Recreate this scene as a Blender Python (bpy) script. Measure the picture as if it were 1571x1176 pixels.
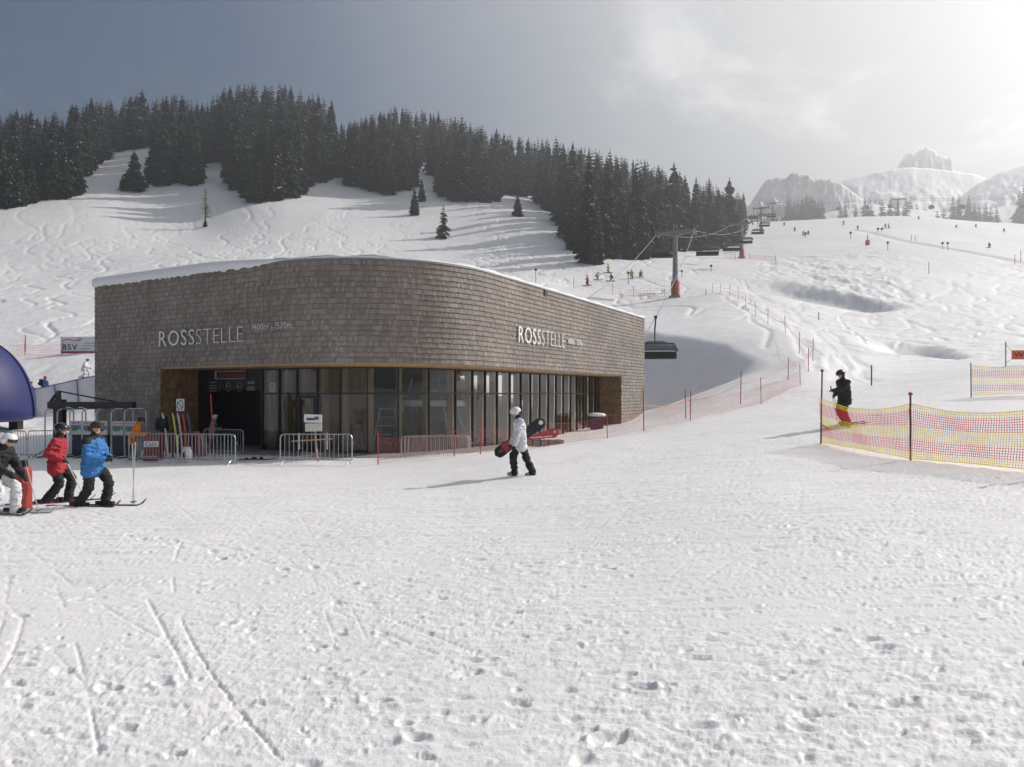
import bpy, math, random
import numpy as np
from mathutils import Vector, Matrix, Euler

scene = bpy.context.scene
for _o in list(bpy.data.objects):
    bpy.data.objects.remove(_o, do_unlink=True)
COL = scene.collection
R = math.radians
rng = random.Random(7)
nrng = np.random.default_rng(11)

# ---------------------------------------------------------------- camera
F = 1070.0            # focal length in photo pixels (photo 1571 x 1176)
HY = 604.0            # eye level line in the photo
H0 = 2.4              # eye height above the building's floor
cam_d = bpy.data.cameras.new('camera')
cam = bpy.data.objects.new('camera', cam_d)
COL.objects.link(cam)
cam.location = (0, 0, H0)
cam.rotation_euler = (R(90), 0, 0)
cam_d.sensor_width = 36.0
cam_d.lens = 36.0 * F / 1571.0
cam_d.shift_y = (HY - 588.0) / 1571.0
cam_d.clip_start = 0.1
cam_d.clip_end = 12000
scene.camera = cam
scene.render.engine = 'CYCLES'
scene.cycles.use_denoising = True
scene.cycles.max_bounces = 8
scene.cycles.transparent_max_bounces = 16
scene.cycles.volume_bounces = 0

# ---------------------------------------------------------------- sky and sun
SUN_AZ = 66.0         # degrees to the right of the view direction
SUN_EL = 34.0
world = bpy.data.worlds.new('World')
scene.world = world
world.use_nodes = True
wn = world.node_tree.nodes
wl = world.node_tree.links
wn.clear()
def wnode(t, **kw):
    n = wn.new(t)
    for k, v in kw.items():
        setattr(n, k, v)
    return n
w_out = wnode('ShaderNodeOutputWorld')
w_bg = wnode('ShaderNodeBackground')
w_sky = wnode('ShaderNodeTexSky', sky_type='NISHITA', sun_disc=False,
              sun_elevation=R(SUN_EL), sun_rotation=R(SUN_AZ), altitude=1400.0,
              air_density=1.0, dust_density=1.2, ozone_density=1.0)
w_tc = wnode('ShaderNodeTexCoord')
SUNV = Vector((math.sin(R(SUN_AZ)) * math.cos(R(SUN_EL)), math.cos(R(SUN_AZ)) * math.cos(R(SUN_EL)), math.sin(R(SUN_EL))))
# thin cloud: domain-warped noise, thickening into a bright veil towards the sun's side
w_map = wnode('ShaderNodeMapping')
w_map.inputs['Scale'].default_value = (2.2, 2.2, 3.4)
w_map.inputs['Location'].default_value = (7.1, 2.2, 4.95)
w_n1 = wnode('ShaderNodeTexNoise')
w_n1.inputs['Scale'].default_value = 1.3
w_n1.inputs['Detail'].default_value = 9
w_n1.inputs['Roughness'].default_value = 0.63
w_n1.inputs['Distortion'].default_value = 0.5
w_dot = wnode('ShaderNodeVectorMath', operation='DOT_PRODUCT')
w_dot.inputs[1].default_value = SUNV
w_near = wnode('ShaderNodeMapRange')
w_near.interpolation_type = 'SMOOTHSTEP'
w_near.inputs['From Min'].default_value = 0.22
w_near.inputs['From Max'].default_value = 0.92
w_nk = wnode('ShaderNodeMath', operation='MULTIPLY')
w_nk.inputs[1].default_value = 0.36
w_veil = wnode('ShaderNodeMath', operation='MULTIPLY_ADD')   # noise + k*near
w_veil.inputs[1].default_value = 1.0
w_mask = wnode('ShaderNodeMapRange')
w_mask.interpolation_type = 'SMOOTHSTEP'
w_mask.interpolation_type = 'LINEAR'
w_mask.inputs['From Min'].default_value = 0.16
w_mask.inputs['From Max'].default_value = 1.05
w_wisp = wnode('ShaderNodeMapRange')
w_wisp.interpolation_type = 'SMOOTHSTEP'
w_wisp.inputs['From Min'].default_value = 0.49
w_wisp.inputs['From Max'].default_value = 0.66
w_wisp.inputs['To Max'].default_value = 0.9
w_gate = wnode('ShaderNodeMapRange')
w_gate.inputs['From Min'].default_value = 0.0
w_gate.inputs['From Max'].default_value = 0.5
w_gate.inputs['To Min'].default_value = 0.25
w_wg = wnode('ShaderNodeMath', operation='MULTIPLY')
w_mix = wnode('ShaderNodeMixRGB')
w_cl = wnode('ShaderNodeRGB')
w_cl.outputs[0].default_value = (5.5, 5.6, 5.62, 1)
w_hsv = wnode('ShaderNodeHueSaturation')
w_hsv.inputs['Saturation'].default_value = 1.3
w_hsv.inputs['Value'].default_value = 0.62
wl.new(w_tc.outputs['Generated'], w_map.inputs['Vector'])
wl.new(w_map.outputs[0], w_n1.inputs['Vector'])
wl.new(w_tc.outputs['Generated'], w_dot.inputs[0])
wl.new(w_dot.outputs['Value'], w_near.inputs['Value'])
wl.new(w_near.outputs[0], w_veil.inputs[0])
wl.new(w_n1.outputs['Fac'], w_nk.inputs[0])
wl.new(w_nk.outputs[0], w_veil.inputs[2])
wl.new(w_n1.outputs['Fac'], w_wisp.inputs['Value'])
wl.new(w_veil.outputs[0], w_mask.inputs['Value'])
wl.new(w_sky.outputs[0], w_hsv.inputs['Color'])
w_mix2 = wnode('ShaderNodeMixRGB')
w_mix2.inputs['Color2'].default_value = (9.0, 9.0, 9.0, 1)
wl.new(w_near.outputs[0], w_gate.inputs['Value'])
wl.new(w_gate.outputs[0], w_wg.inputs[0])
wl.new(w_wisp.outputs[0], w_wg.inputs[1])
wl.new(w_wg.outputs[0], w_mix2.inputs['Fac'])
wl.new(w_mask.outputs[0], w_mix.inputs['Fac'])
wl.new(w_mix.outputs[0], w_mix2.inputs['Color1'])
wl.new(w_hsv.outputs[0], w_mix.inputs['Color1'])
wl.new(w_cl.outputs[0], w_mix.inputs['Color2'])
wl.new(w_mix2.outputs[0], w_bg.inputs['Color'])
w_bg.inputs['Strength'].default_value = 0.10
wl.new(w_bg.outputs[0], w_out.inputs['Surface'])

sun_d = bpy.data.lights.new('sun', 'SUN')
sun_d.energy = 4.9
sun_d.angle = R(0.6)
sun_d.color = (1.0, 0.95, 0.915)
sun = bpy.data.objects.new('sun', sun_d)
COL.objects.link(sun)
sun.location = SUNV * 100
sun.rotation_euler = (-SUNV).to_track_quat('-Z', 'Y').to_euler()

scene.view_settings.view_transform = 'Standard'
scene.view_settings.look = 'None'
scene.view_settings.exposure = 0.14
scene.view_settings.gamma = 1.0
scene.view_settings.use_curve_mapping = False

# ---------------------------------------------------------------- helpers
def P(px, py, D):
    """point seen at photo pixel px, py at distance D (metres along the view)"""
    return Vector(((px - 785.5) * D / F, D, H0 + (HY - py) * D / F))

def tag(o, label=None, cat=None, group=None, kind=None):
    if label: o['label'] = label
    if cat: o['category'] = cat
    if group: o['group'] = group
    if kind: o['kind'] = kind
    return o

def thing(name, label, cat, loc=(0, 0, 0), rotz=0.0, group=None):
    o = bpy.data.objects.new(name, None)
    o.empty_display_size = 0.2
    COL.objects.link(o)
    o.location = loc
    o.rotation_euler = (0, 0, rotz)
    return tag(o, label, cat, group)

class MB:
    def __init__(s):
        s.v = []; s.f = []; s.m = []
    def add(s, vs, fs, m=0):
        b = len(s.v)
        s.v.extend([tuple(x) for x in vs])
        s.f.extend([tuple(b + i for i in q) for q in fs])
        s.m.extend([m] * len(fs))
    def box(s, c, size, rot=None, m=0, taper=1.0):
        hx, hy, hz = size[0] / 2, size[1] / 2, size[2] / 2
        vs = []
        for z in (-1, 1):
            t = taper if z > 0 else 1.0
            for x, y in ((-1, -1), (1, -1), (1, 1), (-1, 1)):
                p = Vector((x * hx * t, y * hy * t, z * hz))
                if rot is not None:
                    p = rot @ p
                vs.append(p + Vector(c))
        s.add(vs, [(3, 2, 1, 0), (4, 5, 6, 7), (0, 1, 5, 4), (1, 2, 6, 5), (2, 3, 7, 6), (3, 0, 4, 7)], m)
    def tube(s, pts, r, n=6, m=0, cap=True):
        pts = [Vector(p) for p in pts]
        k = len(pts)
        rs = r if isinstance(r, (list, tuple)) else [r] * k
        vs = []; fs = []
        up = None
        for i, p in enumerate(pts):
            a = pts[max(i - 1, 0)]; b = pts[min(i + 1, k - 1)]
            d = (b - a)
            if d.length < 1e-9: d = Vector((0, 0, 1))
            d.normalize()
            if up is None:
                up = Vector((0, 0, 1)) if abs(d.z) < 0.9 else Vector((0, 1, 0))
            x = d.cross(up)
            if x.length < 1e-6:
                x = d.cross(Vector((1, 0.2, 0)))
            x.normalize(); y = x.cross(d).normalized(); up = y
            for j in range(n):
                t = 2 * math.pi * j / n
                vs.append(p + (x * math.cos(t) + y * math.sin(t)) * rs[i])
        for i in range(k - 1):
            for j in range(n):
                a = i * n + j; b = i * n + (j + 1) % n
                fs.append((a, b, b + n, a + n))
        if cap:
            fs.append(tuple(range(n - 1, -1, -1)))
            fs.append(tuple((k - 1) * n + j for j in range(n)))
        s.add(vs, fs, m)
    def lathe(s, prof, n=16, m=0, c=(0, 0, 0), sx=1.0, sy=1.0):
        vs = []; fs = []
        for r, z in prof:
            for j in range(n):
                t = 2 * math.pi * j / n
                vs.append((c[0] + r * sx * math.cos(t), c[1] + r * sy * math.sin(t), c[2] + z))
        for i in range(len(prof) - 1):
            for j in range(n):
                a = i * n + j; b = i * n + (j + 1) % n
                fs.append((a, b, b + n, a + n))
        fs.append(tuple(range(n - 1, -1, -1)))
        fs.append(tuple((len(prof) - 1) * n + j for j in range(n)))
        s.add(vs, fs, m)
    def prism(s, poly, off, m=0):
        """poly: list of 3-D points; extruded by the vector off"""
        n = len(poly); off = Vector(off)
        vs = [Vector(p) for p in poly] + [Vector(p) + off for p in poly]
        fs = [tuple(range(n - 1, -1, -1)), tuple(range(n, 2 * n))]
        for i in range(n):
            j = (i + 1) % n
            fs.append((i, j, j + n, i + n))
        s.add(vs, fs, m)
    def mesh(s, name, mats, smooth=False):
        me = bpy.data.meshes.new(name)
        me.from_pydata(s.v, [], s.f)
        mats = mats if isinstance(mats, (list, tuple)) else [mats]
        for x in mats: me.materials.append(x)
        if len(mats) > 1:
            me.polygons.foreach_set('material_index', s.m)
        if smooth:
            me.polygons.foreach_set('use_smooth', [True] * len(me.polygons))
        me.update()
        return me
    def build(s, name, mats, parent=None, loc=None, smooth=False, rotz=None):
        return put(name, s.mesh(name, mats, smooth), parent, loc, rotz)

def put(name, me, parent=None, loc=None, rotz=None):
    o = bpy.data.objects.new(name, me)
    COL.objects.link(o)
    if parent is not None: o.parent = parent
    if loc is not None: o.location = loc
    if rotz is not None: o.rotation_euler = (0, 0, rotz)
    return o

def copy_tree(o, parent=None):
    c = o.copy()
    COL.objects.link(c)
    c.parent = parent
    for ch in list(o.children):
        copy_tree(ch, c)
    return c

# ---------------------------------------------------------------- materials
MATS = {}
def mat(name, col, rough=0.6, metal=0.0, var=0.12, scale=8.0, bump=0.0, bscale=60.0, emit=None, spec=None):
    if name in MATS: return MATS[name]
    m = bpy.data.materials.new(name)
    m.use_nodes = True
    nt = m.node_tree; b = nt.nodes['Principled BSDF']
    b.inputs['Roughness'].default_value = rough
    b.inputs['Metallic'].default_value = metal
    if spec is not None: b.inputs['Specular IOR Level'].default_value = spec
    tc = nt.nodes.new('ShaderNodeTexCoord')
    no = nt.nodes.new('ShaderNodeTexNoise')
    no.inputs['Scale'].default_value = scale
    no.inputs['Detail'].default_value = 5
    nt.links.new(tc.outputs['Object'], no.inputs['Vector'])
    cr = nt.nodes.new('ShaderNodeValToRGB')
    lo = [max(0, c * (1 - var)) for c in col]; hi = [min(1, c * (1 + var)) for c in col]
    cr.color_ramp.elements[0].position = 0.3; cr.color_ramp.elements[1].position = 0.7
    cr.color_ramp.elements[0].color = (*lo, 1); cr.color_ramp.elements[1].color = (*hi, 1)
    nt.links.new(no.outputs['Fac'], cr.inputs['Fac'])
    nt.links.new(cr.outputs['Color'], b.inputs['Base Color'])
    if bump > 0:
        n2 = nt.nodes.new('ShaderNodeTexNoise')
        n2.inputs['Scale'].default_value = bscale
        n2.inputs['Detail'].default_value = 4
        nt.links.new(tc.outputs['Object'], n2.inputs['Vector'])
        bp = nt.nodes.new('ShaderNodeBump')
        bp.inputs['Strength'].default_value = bump
        bp.inputs['Distance'].default_value = 0.02
        nt.links.new(n2.outputs['Fac'], bp.inputs['Height'])
        nt.links.new(bp.outputs['Normal'], b.inputs['Normal'])
    if emit:
        b.inputs['Emission Color'].default_value = (*emit[0], 1)
        b.inputs['Emission Strength'].default_value = emit[1]
    MATS[name] = m
    return m

def wood_mat(name, c1, c2, scale=1.2, stretch=(14, 14, 0.6), rough=0.6):
    if name in MATS: return MATS[name]
    m = bpy.data.materials.new(name); m.use_nodes = True
    nt = m.node_tree; b = nt.nodes['Principled BSDF']; b.inputs['Roughness'].default_value = rough
    tc = nt.nodes.new('ShaderNodeTexCoord'); mp = nt.nodes.new('ShaderNodeMapping')
    mp.inputs['Scale'].default_value = stretch
    no = nt.nodes.new('ShaderNodeTexNoise'); no.inputs['Scale'].default_value = scale; no.inputs['Detail'].default_value = 6
    cr = nt.nodes.new('ShaderNodeValToRGB')
    cr.color_ramp.elements[0].position = 0.3; cr.color_ramp.elements[1].position = 0.7
    cr.color_ramp.elements[0].color = (*c1, 1); cr.color_ramp.elements[1].color = (*c2, 1)
    nt.links.new(tc.outputs['Object'], mp.inputs['Vector']); nt.links.new(mp.outputs[0], no.inputs['Vector'])
    nt.links.new(no.outputs['Fac'], cr.inputs['Fac']); nt.links.new(cr.outputs['Color'], b.inputs['Base Color'])
    MATS[name] = m
    return m

def snow_mat(name, col=(0.85, 0.836, 0.828), fine=1.0):
    m = bpy.data.materials.new(name); m.use_nodes = True
    nt = m.node_tree; b = nt.nodes['Principled BSDF']
    b.inputs['Roughness'].default_value = 0.55
    b.inputs['Specular IOR Level'].default_value = 0.3
    tc = nt.nodes.new('ShaderNodeTexCoord')
    # grain
    def noise(sc, det=3, rough=0.6):
        n = nt.nodes.new('ShaderNodeTexNoise')
        n.inputs['Scale'].default_value = sc; n.inputs['Detail'].default_value = det
        n.inputs['Roughness'].default_value = rough
        nt.links.new(tc.outputs['Object'], n.inputs['Vector'])
        return n
    n1 = noise(28, 6, 0.7); n3 = noise(0.45, 4)
    b1 = nt.nodes.new('ShaderNodeBump'); b1.inputs['Strength'].default_value = 0.38 * fine
    b1.inputs['Distance'].default_value = 0.03
    nt.links.new(n1.outputs['Fac'], b1.inputs['Height'])
    n4 = noise(7.5, 5, 0.7)
    b2 = nt.nodes.new('ShaderNodeBump'); b2.inputs['Strength'].default_value = 0.22 * fine
    b2.inputs['Distance'].default_value = 0.05
    nt.links.new(n4.outputs['Fac'], b2.inputs['Height']); nt.links.new(b2.outputs['Normal'], b1.inputs['Normal'])
    nt.links.new(b1.outputs['Normal'], b.inputs['Normal'])
    cr = nt.nodes.new('ShaderNodeValToRGB')
    cr.color_ramp.elements[0].position = 0.3; cr.color_ramp.elements[1].position = 0.72
    cr.color_ramp.elements[0].color = (col[0] * .93, col[1] * .925, col[2] * .92, 1)
    cr.color_ramp.elements[1].color = (*col, 1)
    nt.links.new(n3.outputs['Fac'], cr.inputs['Fac'])
    nt.links.new(cr.outputs['Color'], b.inputs['Base Color'])
    MATS[name] = m
    return m

# ================================================================ TERRAIN
# survey points: photo pixel, distance -> ground height; smooth surface through them
CP = []
def cz(px, D, z): CP.append((px, D, z))                       # z below/above eye level
def cy(px, py, D): CP.append((px, D, (HY - py) * D / F))
for px, z in ((-600, -1.9), (400, -1.85), (1000, -1.75), (2200, -1.55)): cz(px, 2.5, z)
for px, z in ((-600, -2.05), (400, -1.95), (900, -1.82), (1300, -1.66), (2200, -1.5)): cz(px, 6, z)
for px, z in ((-600, -2.2), (100, -2.15), (500, -2.08), (800, -1.95), (1200, -1.62), (1600, -1.42), (2200, -1.3)): cz(px, 10, z)
for px, z in ((-600, -2.3), (140, -2.30), (500, -2.2), (800, -2.05), (1200, -1.62), (1571, -1.38), (2200, -1.1)): cz(px, 14, z)
for px, z in ((-300, -2.4), (300, -2.36), (800, -2.03), (1257, -1.45), (1450, -1.25), (1800, -1.0)): cz(px, 18, z)
for px, z in ((-300, -2.5), (200, -2.5), (580, -2.47), (800, -1.98), (1000, -1.62), (1297, -0.97), (1600, -0.55)): cz(px, 22.3, z)
for px, py, D in ((361, 712, 25), (540, 712, 25), (700, 699, 26), (860, 682, 28), (932, 672, 29), (1059, 645, 31), (1168, 619, 36), (1490, 608, 27), (1800, 606, 26)): cy(px, py, D)
for px, z in ((330, -2.6), (500, -2.5)): cz(px, 33, z)
for px, z in ((-500, -2.3), (50, -2.5), (150, -2.55), (250, -2.6)): cz(px, 30, z)
for px, py, D in ((-60, 655, 40), (55, 642, 46), (140, 622, 47), (67, 607, 52), (0, 610, 50)): cy(px, py, D)
for px, z in ((-100, -2.2), (100, -2.3)): cz(px, 38, z)
for px, py, D in ((720, 694, 32), (860, 674, 37), (920, 658, 42), (985, 638, 48)): cy(px, py, D)
cy(600, 690, 34)
for px, z in ((-500, -1.6), (100, -1.3), (400, -2.2), (700, -2.3)): cz(px, 42, z) if px > 200 else None
# back left run-out and hill
for px, py, D in ((132, 580, 55), (-200, 590, 55), (120, 543, 64), (0, 520, 74), (140, 500, 80), (-300, 520, 75),
                  (0, 470, 95), (140, 440, 115), (0, 400, 150), (0, 332, 195), (-400, 420, 120), (-400, 330, 200), (140, 300, 220),
                  (300, 345, 205), (260, 400, 150), (300, 268, 250), (480, 365, 180), (480, 420, 125), (385, 310, 218), (520, 295, 240),
                  (600, 318, 225), (680, 366, 190), (740, 313, 230), (800, 345, 200), (850, 400, 145), (905, 405, 138), (940, 430, 122),
                  (830, 440, 105), (680, 410, 140), (600, 470, 95), (985, 400, 152), (960, 470, 95), (400, 480, 90), (300, 560, 60), (700, 560, 60)): cy(px, py, D)
for px, py, D in ((-400, 250, 300), (0, 245, 290), (200, 228, 290), (385, 205, 310), (520, 218, 310), (620, 235, 315), (800, 282, 320), (950, 312, 325), (1060, 332, 330)): cy(px, py, D)
for px, py, D in ((-400, 300, 450), (0, 290, 430), (385, 260, 430), (620, 285, 430), (900, 335, 440), (1150, 360, 450)): cy(px, py, D)
# mound behind the building, lift line, right-hand slopes
for px, py, D in ((1036, 456, 100), (1110, 450, 95), (1160, 480, 78), (1205, 510, 62), (1240, 552, 48), (1060, 495, 74), (1110, 520, 62), (1195, 560, 50), (1230, 590, 41),
                  (1080, 612, 44), (1337, 592, 40), (1280, 572, 46), (1350, 562, 50), (1543, 562, 40), (1800, 560, 40),
                  (1440, 548, 56), (1571, 540, 58), (1300, 505, 75), (1400, 490, 85), (1571, 485, 90), (1200, 440, 112), (1350, 432, 115),
                  (1571, 425, 130), (1200, 400, 152), (1400, 388, 160), (1571, 385, 170), (1138, 395, 180), (1060, 405, 148), (1250, 362, 220), (1400, 352, 240),
                  (1571, 365, 230), (1168, 358, 255), (1110, 372, 230), (1900, 480, 90), (1900, 380, 180), (2200, 350, 260),
                  (1300, 334, 320), (1420, 334, 315), (1571, 344, 300), (1200, 341, 300), (1120, 350, 290), (1900, 342, 300)): cy(px, py, D)
for px, py, D in ((1200, 362, 420), (1400, 360, 420), (1571, 368, 420), (1900, 360, 420), (2200, 360, 420),
                  (1300, 352, 600), (1571, 350, 600), (1300, 348, 900), (1600, 345, 900), (900, 345, 700), (400, 320, 700), (-400, 320, 700), (2200, 350, 900), (-400, 330, 1100), (500, 340, 1100)): cy(px, py, D)

CPa = np.array(CP)
def _uv(px, D):
    return np.stack([np.asarray(px) / 330.0, np.log(np.asarray(D)) * 2.6], -1)
_c = _uv(CPa[:, 0], CPa[:, 1])
_w = CPa[:, 2] / (CPa[:, 1] + 25.0)
def _phi(r2):
    return 0.5 * r2 * np.log(r2 + 1e-9)
_n = len(CPa)
_A = np.zeros((_n + 3, _n + 3))
_d2 = ((_c[:, None] - _c[None]) ** 2).sum(-1)
_A[:_n, :_n] = _phi(_d2) + np.eye(_n) * 0.003
_A[:_n, _n] = 1; _A[:_n, _n + 1:] = _c
_A[_n, :_n] = 1; _A[_n + 1:, :_n] = _c.T
_sol = np.linalg.solve(_A, np.concatenate([_w, np.zeros(3)]))

# coarse table over (px, ln D), sampled bilinearly
TPX = np.linspace(-620, 2250, 360)
TLD = np.linspace(math.log(0.5), math.log(1600.0), 420)
_T = np.zeros((len(TLD), len(TPX)))
for i, ld in enumerate(TLD):
    D_ = np.full(len(TPX), max(2.0, min(1150.0, math.exp(ld))))
    q = _uv(TPX, D_)
    r2 = ((q[:, None] - _c[None]) ** 2).sum(-1)
    _T[i] = (_phi(r2) @ _sol[:_n] + _sol[_n] + q @ _sol[_n + 1:]) * (D_ + 25.0)

def bil(T, fi, fj):
    i = np.clip(np.floor(fi).astype(int), 0, T.shape[0] - 2); j = np.clip(np.floor(fj).astype(int), 0, T.shape[1] - 2)
    a = np.clip(fi - i, 0, 1); b = np.clip(fj - j, 0, 1)
    return T[i, j] * (1 - a) * (1 - b) + T[i + 1, j] * a * (1 - b) + T[i, j + 1] * (1 - a) * b + T[i + 1, j + 1] * a * b

def seg_side(x, y, poly):
    """distance to a polyline, signed: positive on its left-hand side; and parameter 0..1"""
    best = np.full(x.shape, 1e9); sg = np.zeros(x.shape); par = np.zeros(x.shape)
    n = len(poly) - 1
    for k in range(n):
        ax, ay = poly[k]; bx, by = poly[k + 1]
        dx, dy = bx - ax, by - ay; L2 = dx * dx + dy * dy
        t = np.clip(((x - ax) * dx + (y - ay) * dy) / L2, 0, 1)
        qx = x - ax - t * dx; qy = y - ay - t * dy
        d = np.hypot(qx, qy); s = np.sign(dx * (y - ay) - dy * (x - ax))
        u = d < best
        best = np.where(u, d, best); sg = np.where(u, s, sg); par = np.where(u, (k + t) / n, par)
    return best * sg, par

def sst(a, b, x):
    t = np.clip((x - a) / (b - a), 0, 1)
    return t * t * (3 - 2 * t)

def xy(px, D): return ((px - 785.5) * D / F, D)
# wind lips: the ground drops on the left-hand side of each line by 'drop' over 'width', then recovers over 'back'
LIPS = [
    ([xy(955, 84), xy(1000, 72), xy(1060, 66), xy(1120, 60), xy(1170, 54), xy(1210, 48)], -4.6, 6.0, 24.0),
    ([xy(1420, 95), xy(1375, 98), xy(1340, 101), xy(1290, 106), xy(1240, 114), xy(1200, 124)], 1.9, 4.8, 19.0),
    ([xy(1515, 55), xy(1492, 58), xy(1474, 61), xy(1450, 66)], 1.6, 3.0, 9.0),
    ([xy(1285, 262), xy(1330, 235), xy(1400, 200), xy(1480, 170), xy(1571, 150), xy(1700, 140)], -0.45, 2.0, 6.0),
]
def hgt(x, y):
    """height of the undisturbed snow above the floor datum"""
    x = np.asarray(x, float); y = np.asarray(y, float)
    D = np.maximum(y, 0.0)
    rad = np.hypot(x, y)
    # inside the forward cone use (px, depth); outside it clamp to its edges
    cosa = y / np.maximum(rad, 1e-6)
    px = np.where(y > 0.05, 785.5 + x / np.maximum(y, 0.05) * F, np.sign(x) * 1e5)
    pxc = np.clip(px, -600, 2230)
    Deff = np.where((px == pxc) & (y > 0.05), D, rad * 0.62)
    Deff = np.maximum(Deff, 0.6)
    z = bil(_T, (np.log(Deff) - TLD[0]) / (TLD[1] - TLD[0]), (pxc - TPX[0]) / (TPX[1] - TPX[0]))
    # behind the camera: gentle, nearly level snow
    back = sst(0.25, -0.35, cosa)
    zb = -1.75 + 0.01 * rad
    z = z * (1 - back) + zb * back
    for poly, drop, wid, bk in LIPS:
        s, par = seg_side(x, y, poly)
        side = s if drop > 0 else -s
        amp = np.minimum(1, np.minimum(par, 1 - par) * 3.2)
        dd = abs(drop) * amp * amp * (3 - 2 * amp)
        z = z - dd * sst(0, wid, side) * (1 - sst(wid, bk, side))
    return z + H0

def gz(x, y):
    return float(hgt(np.array([x]), np.array([y]))[0])

_DS = np.exp(np.linspace(math.log(3.0), math.log(700), 900))
def hit(px, py):
    """first point of the ground seen at a photo pixel"""
    X = (px - 785.5) / F * _DS
    z = hgt(X, _DS)
    e = (z - H0) / _DS * F
    k = np.argmax(e >= HY - py)
    if e[k] < HY - py: return None
    D = _DS[k]
    return Vector((X[k], D, z[k]))
def onground(px, D):
    x = (px - 785.5) / F * D
    return Vector((x, D, gz(x, D)))

# value noise
def vnoise(x, y, seed):
    r = np.random.default_rng(seed); T = r.random((256, 256))
    xi = np.floor(x).astype(int); yi = np.floor(y).astype(int)
    fx = x - xi; fy = y - yi
    fx = fx * fx * fx * (fx * (fx * 6 - 15) + 10); fy = fy * fy * fy * (fy * (fy * 6 - 15) + 10)
    a = T[xi & 255, yi & 255]; b = T[(xi + 1) & 255, yi & 255]; c = T[xi & 255, (yi + 1) & 255]; d = T[(xi + 1) & 255, (yi + 1) & 255]
    return (a + (b - a) * fx) * (1 - fy) + (c + (d - c) * fx) * fy - 0.5
def fbm(x, y, seed, octv=4, gain=0.5):
    o = 0; a = 1
    for k in range(octv):
        o = o + a * vnoise(x * 2 ** k + 17.3 * k, y * 2 ** k - 9.1 * k, seed + k); a *= gain
    return o

# --- relief maps (metres of height): near plaza at 2 cm, hillside at 0.3 m
class Relief:
    def __init__(s, x0, x1, y0, y1, res):
        s.x0, s.y0, s.res = x0, y0, res
        s.nx = int((x1 - x0) / res); s.ny = int((y1 - y0) / res)
        s.T = np.zeros((s.ny, s.nx), np.float32)
    def stamp(s, x, y, K, mode='min'):
        h = K.shape[0] // 2
        i = int((y - s.y0) / s.res); j = int((x - s.x0) / s.res)
        if i - h < 0 or j - h < 0 or i + h + 1 > s.ny or j + h + 1 > s.nx: return
        V = s.T[i - h:i + h + 1, j - h:j + h + 1]
        if mode == 'min': np.minimum(V, K, out=V)
        elif mode == 'max': np.maximum(V, K, out=V)
        else: V += K
    def sample(s, x, y):
        fi = (y - s.y0) / s.res; fj = (x - s.x0) / s.res
        ok = (fi > 0) & (fj > 0) & (fi < s.ny - 2) & (fj < s.nx - 2)
        return np.where(ok, bil(s.T, np.clip(fi, 0, s.ny - 2), np.clip(fj, 0, s.nx - 2)), 0.0)

near = Relief(-16, 18, 2, 24, 0.014)
_r = np.random.default_rng(5)
def disc(rad, depth, res, aspect=1.0, ang=0.0, p=2.0):
    h = int(rad / res * 1.7) + 1
    yy, xx = np.mgrid[-h:h + 1, -h:h + 1] * res
    c, s_ = math.cos(ang), math.sin(ang)
    a = (xx * c + yy * s_) / (rad); b = (-xx * s_ + yy * c) / (rad / aspect)
    q = np.sqrt(a * a + b * b)
    k = -depth * np.clip(1 - q ** p, 0, 1) + depth * 0.35 * np.exp(-((q - 1.15) / 0.22) ** 2)
    k[q > 1.7] = 0
    return k.astype(np.float32)
# boot prints and scuffs
for k in range(4600):
    D = 2.6 + 17 * _r.random() ** 1.3
    x = (_r.random() * 2 - 1) * (D * 0.85 + 1)
    dens = 1.0 if D < 9 else 0.5
    if _r.random() > dens: continue
    ang = _r.normal(-0.03, 0.3)
    near.stamp(x, D, disc(0.035 + 0.085 * _r.random() ** 2, 0.006 + 0.030 * _r.random() ** 3, 0.014, 1.5 + 2.2 * _r.random(), ang), 'add')
# walked trails: rows of deep prints
for k in range(7):
    x = _r.uniform(-6, 7); y = _r.uniform(3.5, 9); a = _r.choice([0.1, -0.15, 1.3, 2.6, 0.4]) + _r.normal(0, 0.2)
    for q in range(_r.integers(6, 18)):
        x += 0.62 * math.cos(a); y += 0.62 * math.sin(a); a += _r.normal(0, 0.06)
        o = 0.09 * (-1) ** q
        near.stamp(x - o * math.sin(a), y + o * math.cos(a), disc(0.11, 0.012 + 0.018 * _r.random(), 0.014, 2.2, a, 3.0), 'add')
# clods
for k in range(2600):
    D = 2.5 + 13 * _r.random() ** 1.4
    x = (_r.random() * 2 - 1) * (D * 0.85 + 1)
    near.stamp(x, D, -disc(0.02 + 0.028 * _r.random() ** 3, 0.005 + 0.014 * _r.random() ** 3, 0.014, 1 + .6 * _r.random(), _r.uniform(0, 3)), 'add')
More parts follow.
